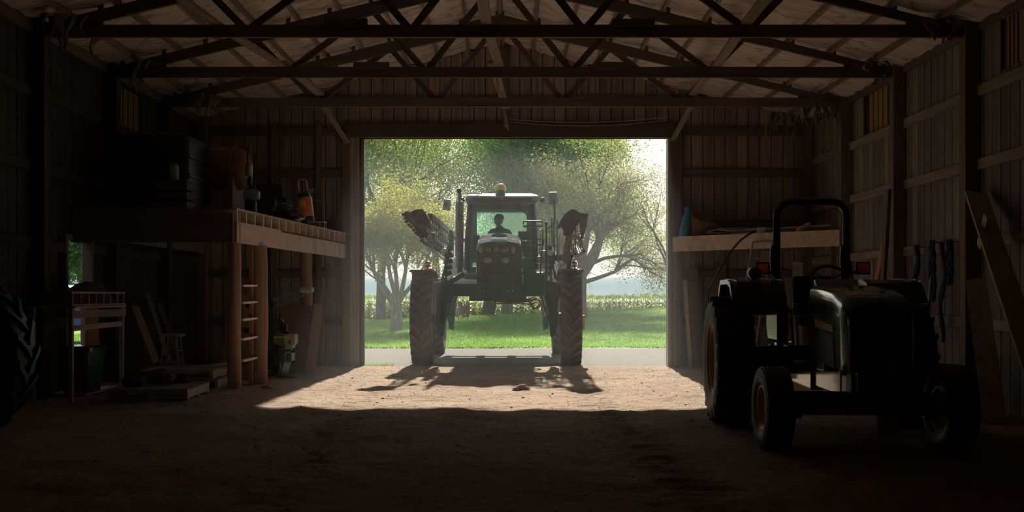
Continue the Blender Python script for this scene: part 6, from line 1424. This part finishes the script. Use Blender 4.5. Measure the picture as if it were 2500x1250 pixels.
t = thing('old_tyre', 'black old tyre flat on the floor beside the tractor hood, under another', 'tyre', (5.35, 12.6, fz(5.3, 12.6)+.14)); MB().lathe([(.22, -.10), (.30, -.14), (.40, -.10), (.42, 0), (.40, .10), (.30, .14), (.22, .10)], 36, 'Z', closed=True).build('casing', 'tyre_black', t, smooth=True); t2 = thing('old_tyre', 'black old tyre lying on top of another beside the tractor hood', 'tyre', (5.33, 12.62, fz(5.3, 12.6)+.425)); MB().lathe([(.22, -.10), (.30, -.14), (.39, -.10), (.41, 0), (.39, .10), (.30, .14), (.22, .10)], 36, 'Z', closed=True).build('casing', 'tyre_black', t2, smooth=True)
# bucket
t = thing('bucket', 'pale plastic bucket on the floor under the tractor', 'bucket', (4.0, 10.75, fz(4.0, 10.75))); mb = MB(); mb.lathe([(.115, 0), (.145, .30), (.15, .31), (.15, .33), (.135, .33), (.105, .02)], 24); mb.build('pail', 'bucket_white', t, smooth=True); MB().tube([(.15*math.cos(a), -.02, .30-.16*math.sin(a)) for a in [PI*k/12 for k in range(13)]], .004, 5).build('bail', 'wire_grey', t)

# ================================================================== on the floor
p = P(1274, 950, 15.4); p.z = fz(p.x, p.y)
t = thing('straw_clump', 'small brown clump of matted straw on the sunlit dirt', 'straw', p)
mb = MB(); mb.grid(14, 12, lambda a, b: (-.15+.3*a, -.10+.2*b, max(-.01, .09*math.sin(PI*a)*math.sin(PI*b)+.03*float(fbm(a*6, b*6, 2))))); mb.build('mound', 'clod', t, smooth=True, fix=False)
mb = MB(); rg = random.Random(12)
for k in range(160):
    a = rg.uniform(0, 6.28); r = .13*math.sqrt(rg.random()); x, y = r*math.cos(a), r*.65*math.sin(a); z = .085*(1-(r/.15)**2); mb.bar((x, y, z), (x+rg.uniform(-.045, .045), y+rg.uniform(-.04, .04), max(.005, z+rg.uniform(-.015, .012))), .006, .004)
o = mb.build('straw', 'tarp_brown', t); o['kind'] = 'stuff'
for k, (px, py, r, lab) in enumerate(((656, 957, .05, 'larger pale stone beside the sunlit patch'), (645, 955, .032, 'smaller pale stone beside the larger one'))):
    q = P(px, py, 14.95); lump('stone', (q.x, q.y, fz(q.x, q.y)+r*.5), r, (1.2, 1, .75), 'stone_pale', lab, 'stone', 90+k, 'pale stones')

# ================================================================== pickup truck outside the walk door
tk = thing('pickup_truck', 'blue pickup truck parked outside, seen through the walk door', 'truck', (-13.3, 30.6, 0.02))
def side(pl, y0, y1, nm, m_, bv=.03): mb = MB(); mb.prism(pl, y0, y1); return mb.build(nm, m_, tk, bevel=bv)
side([(-2.6, .52), (2.55, .52), (2.65, .75), (2.6, 1.02), (1.2, 1.12), (.55, 1.14), (-2.65, 1.14), (-2.7, .7)], -.9, .9, 'body', 'truck_blue', .04)
side([(-.75, 1.12), (1.05, 1.12), (.45, 1.70), (-.65, 1.74)], -.78, .78, 'cabin', 'truck_blue', .04)
for s in (-1, 1): side([(-.62, 1.18), (.85, 1.18), (.40, 1.62), (-.55, 1.65)], s*.79-.01, s*.79+.01, 'side_glass', 'truck_glass', 0)
for nm, x in (('bumper', 2.68), ('bumper', -2.72)): mb = MB(); mb.box((x, 0, .55), (.12, 1.75, .18)); mb.build(nm, 'chrome', tk, bevel=.03)
for s in (-1, 1): mb = MB(); mb.box((0, s*.92, .42), (2.0, .08, .06)); mb.build('running_board', 'chrome', tk, bevel=.01)
for x in (-1.65, 1.65):
    for s in (-1, 1):
        mb = MB(); mb.lathe([(.20, -.10), (.34, -.12), (.385, -.08), (.385, .08), (.34, .12), (.20, .10)], 28, 'Y', c=(x, s*.80, .375), closed=True); w_ = mb.build('wheel', 'tyre_black', tk, smooth=True); MB().lathe([(.20, s*.06), (.12, s*.10), (.05, s*.10)], 20, 'Y', c=(x, s*.80, .375)).build('hubcap', 'chrome', w_, smooth=True)
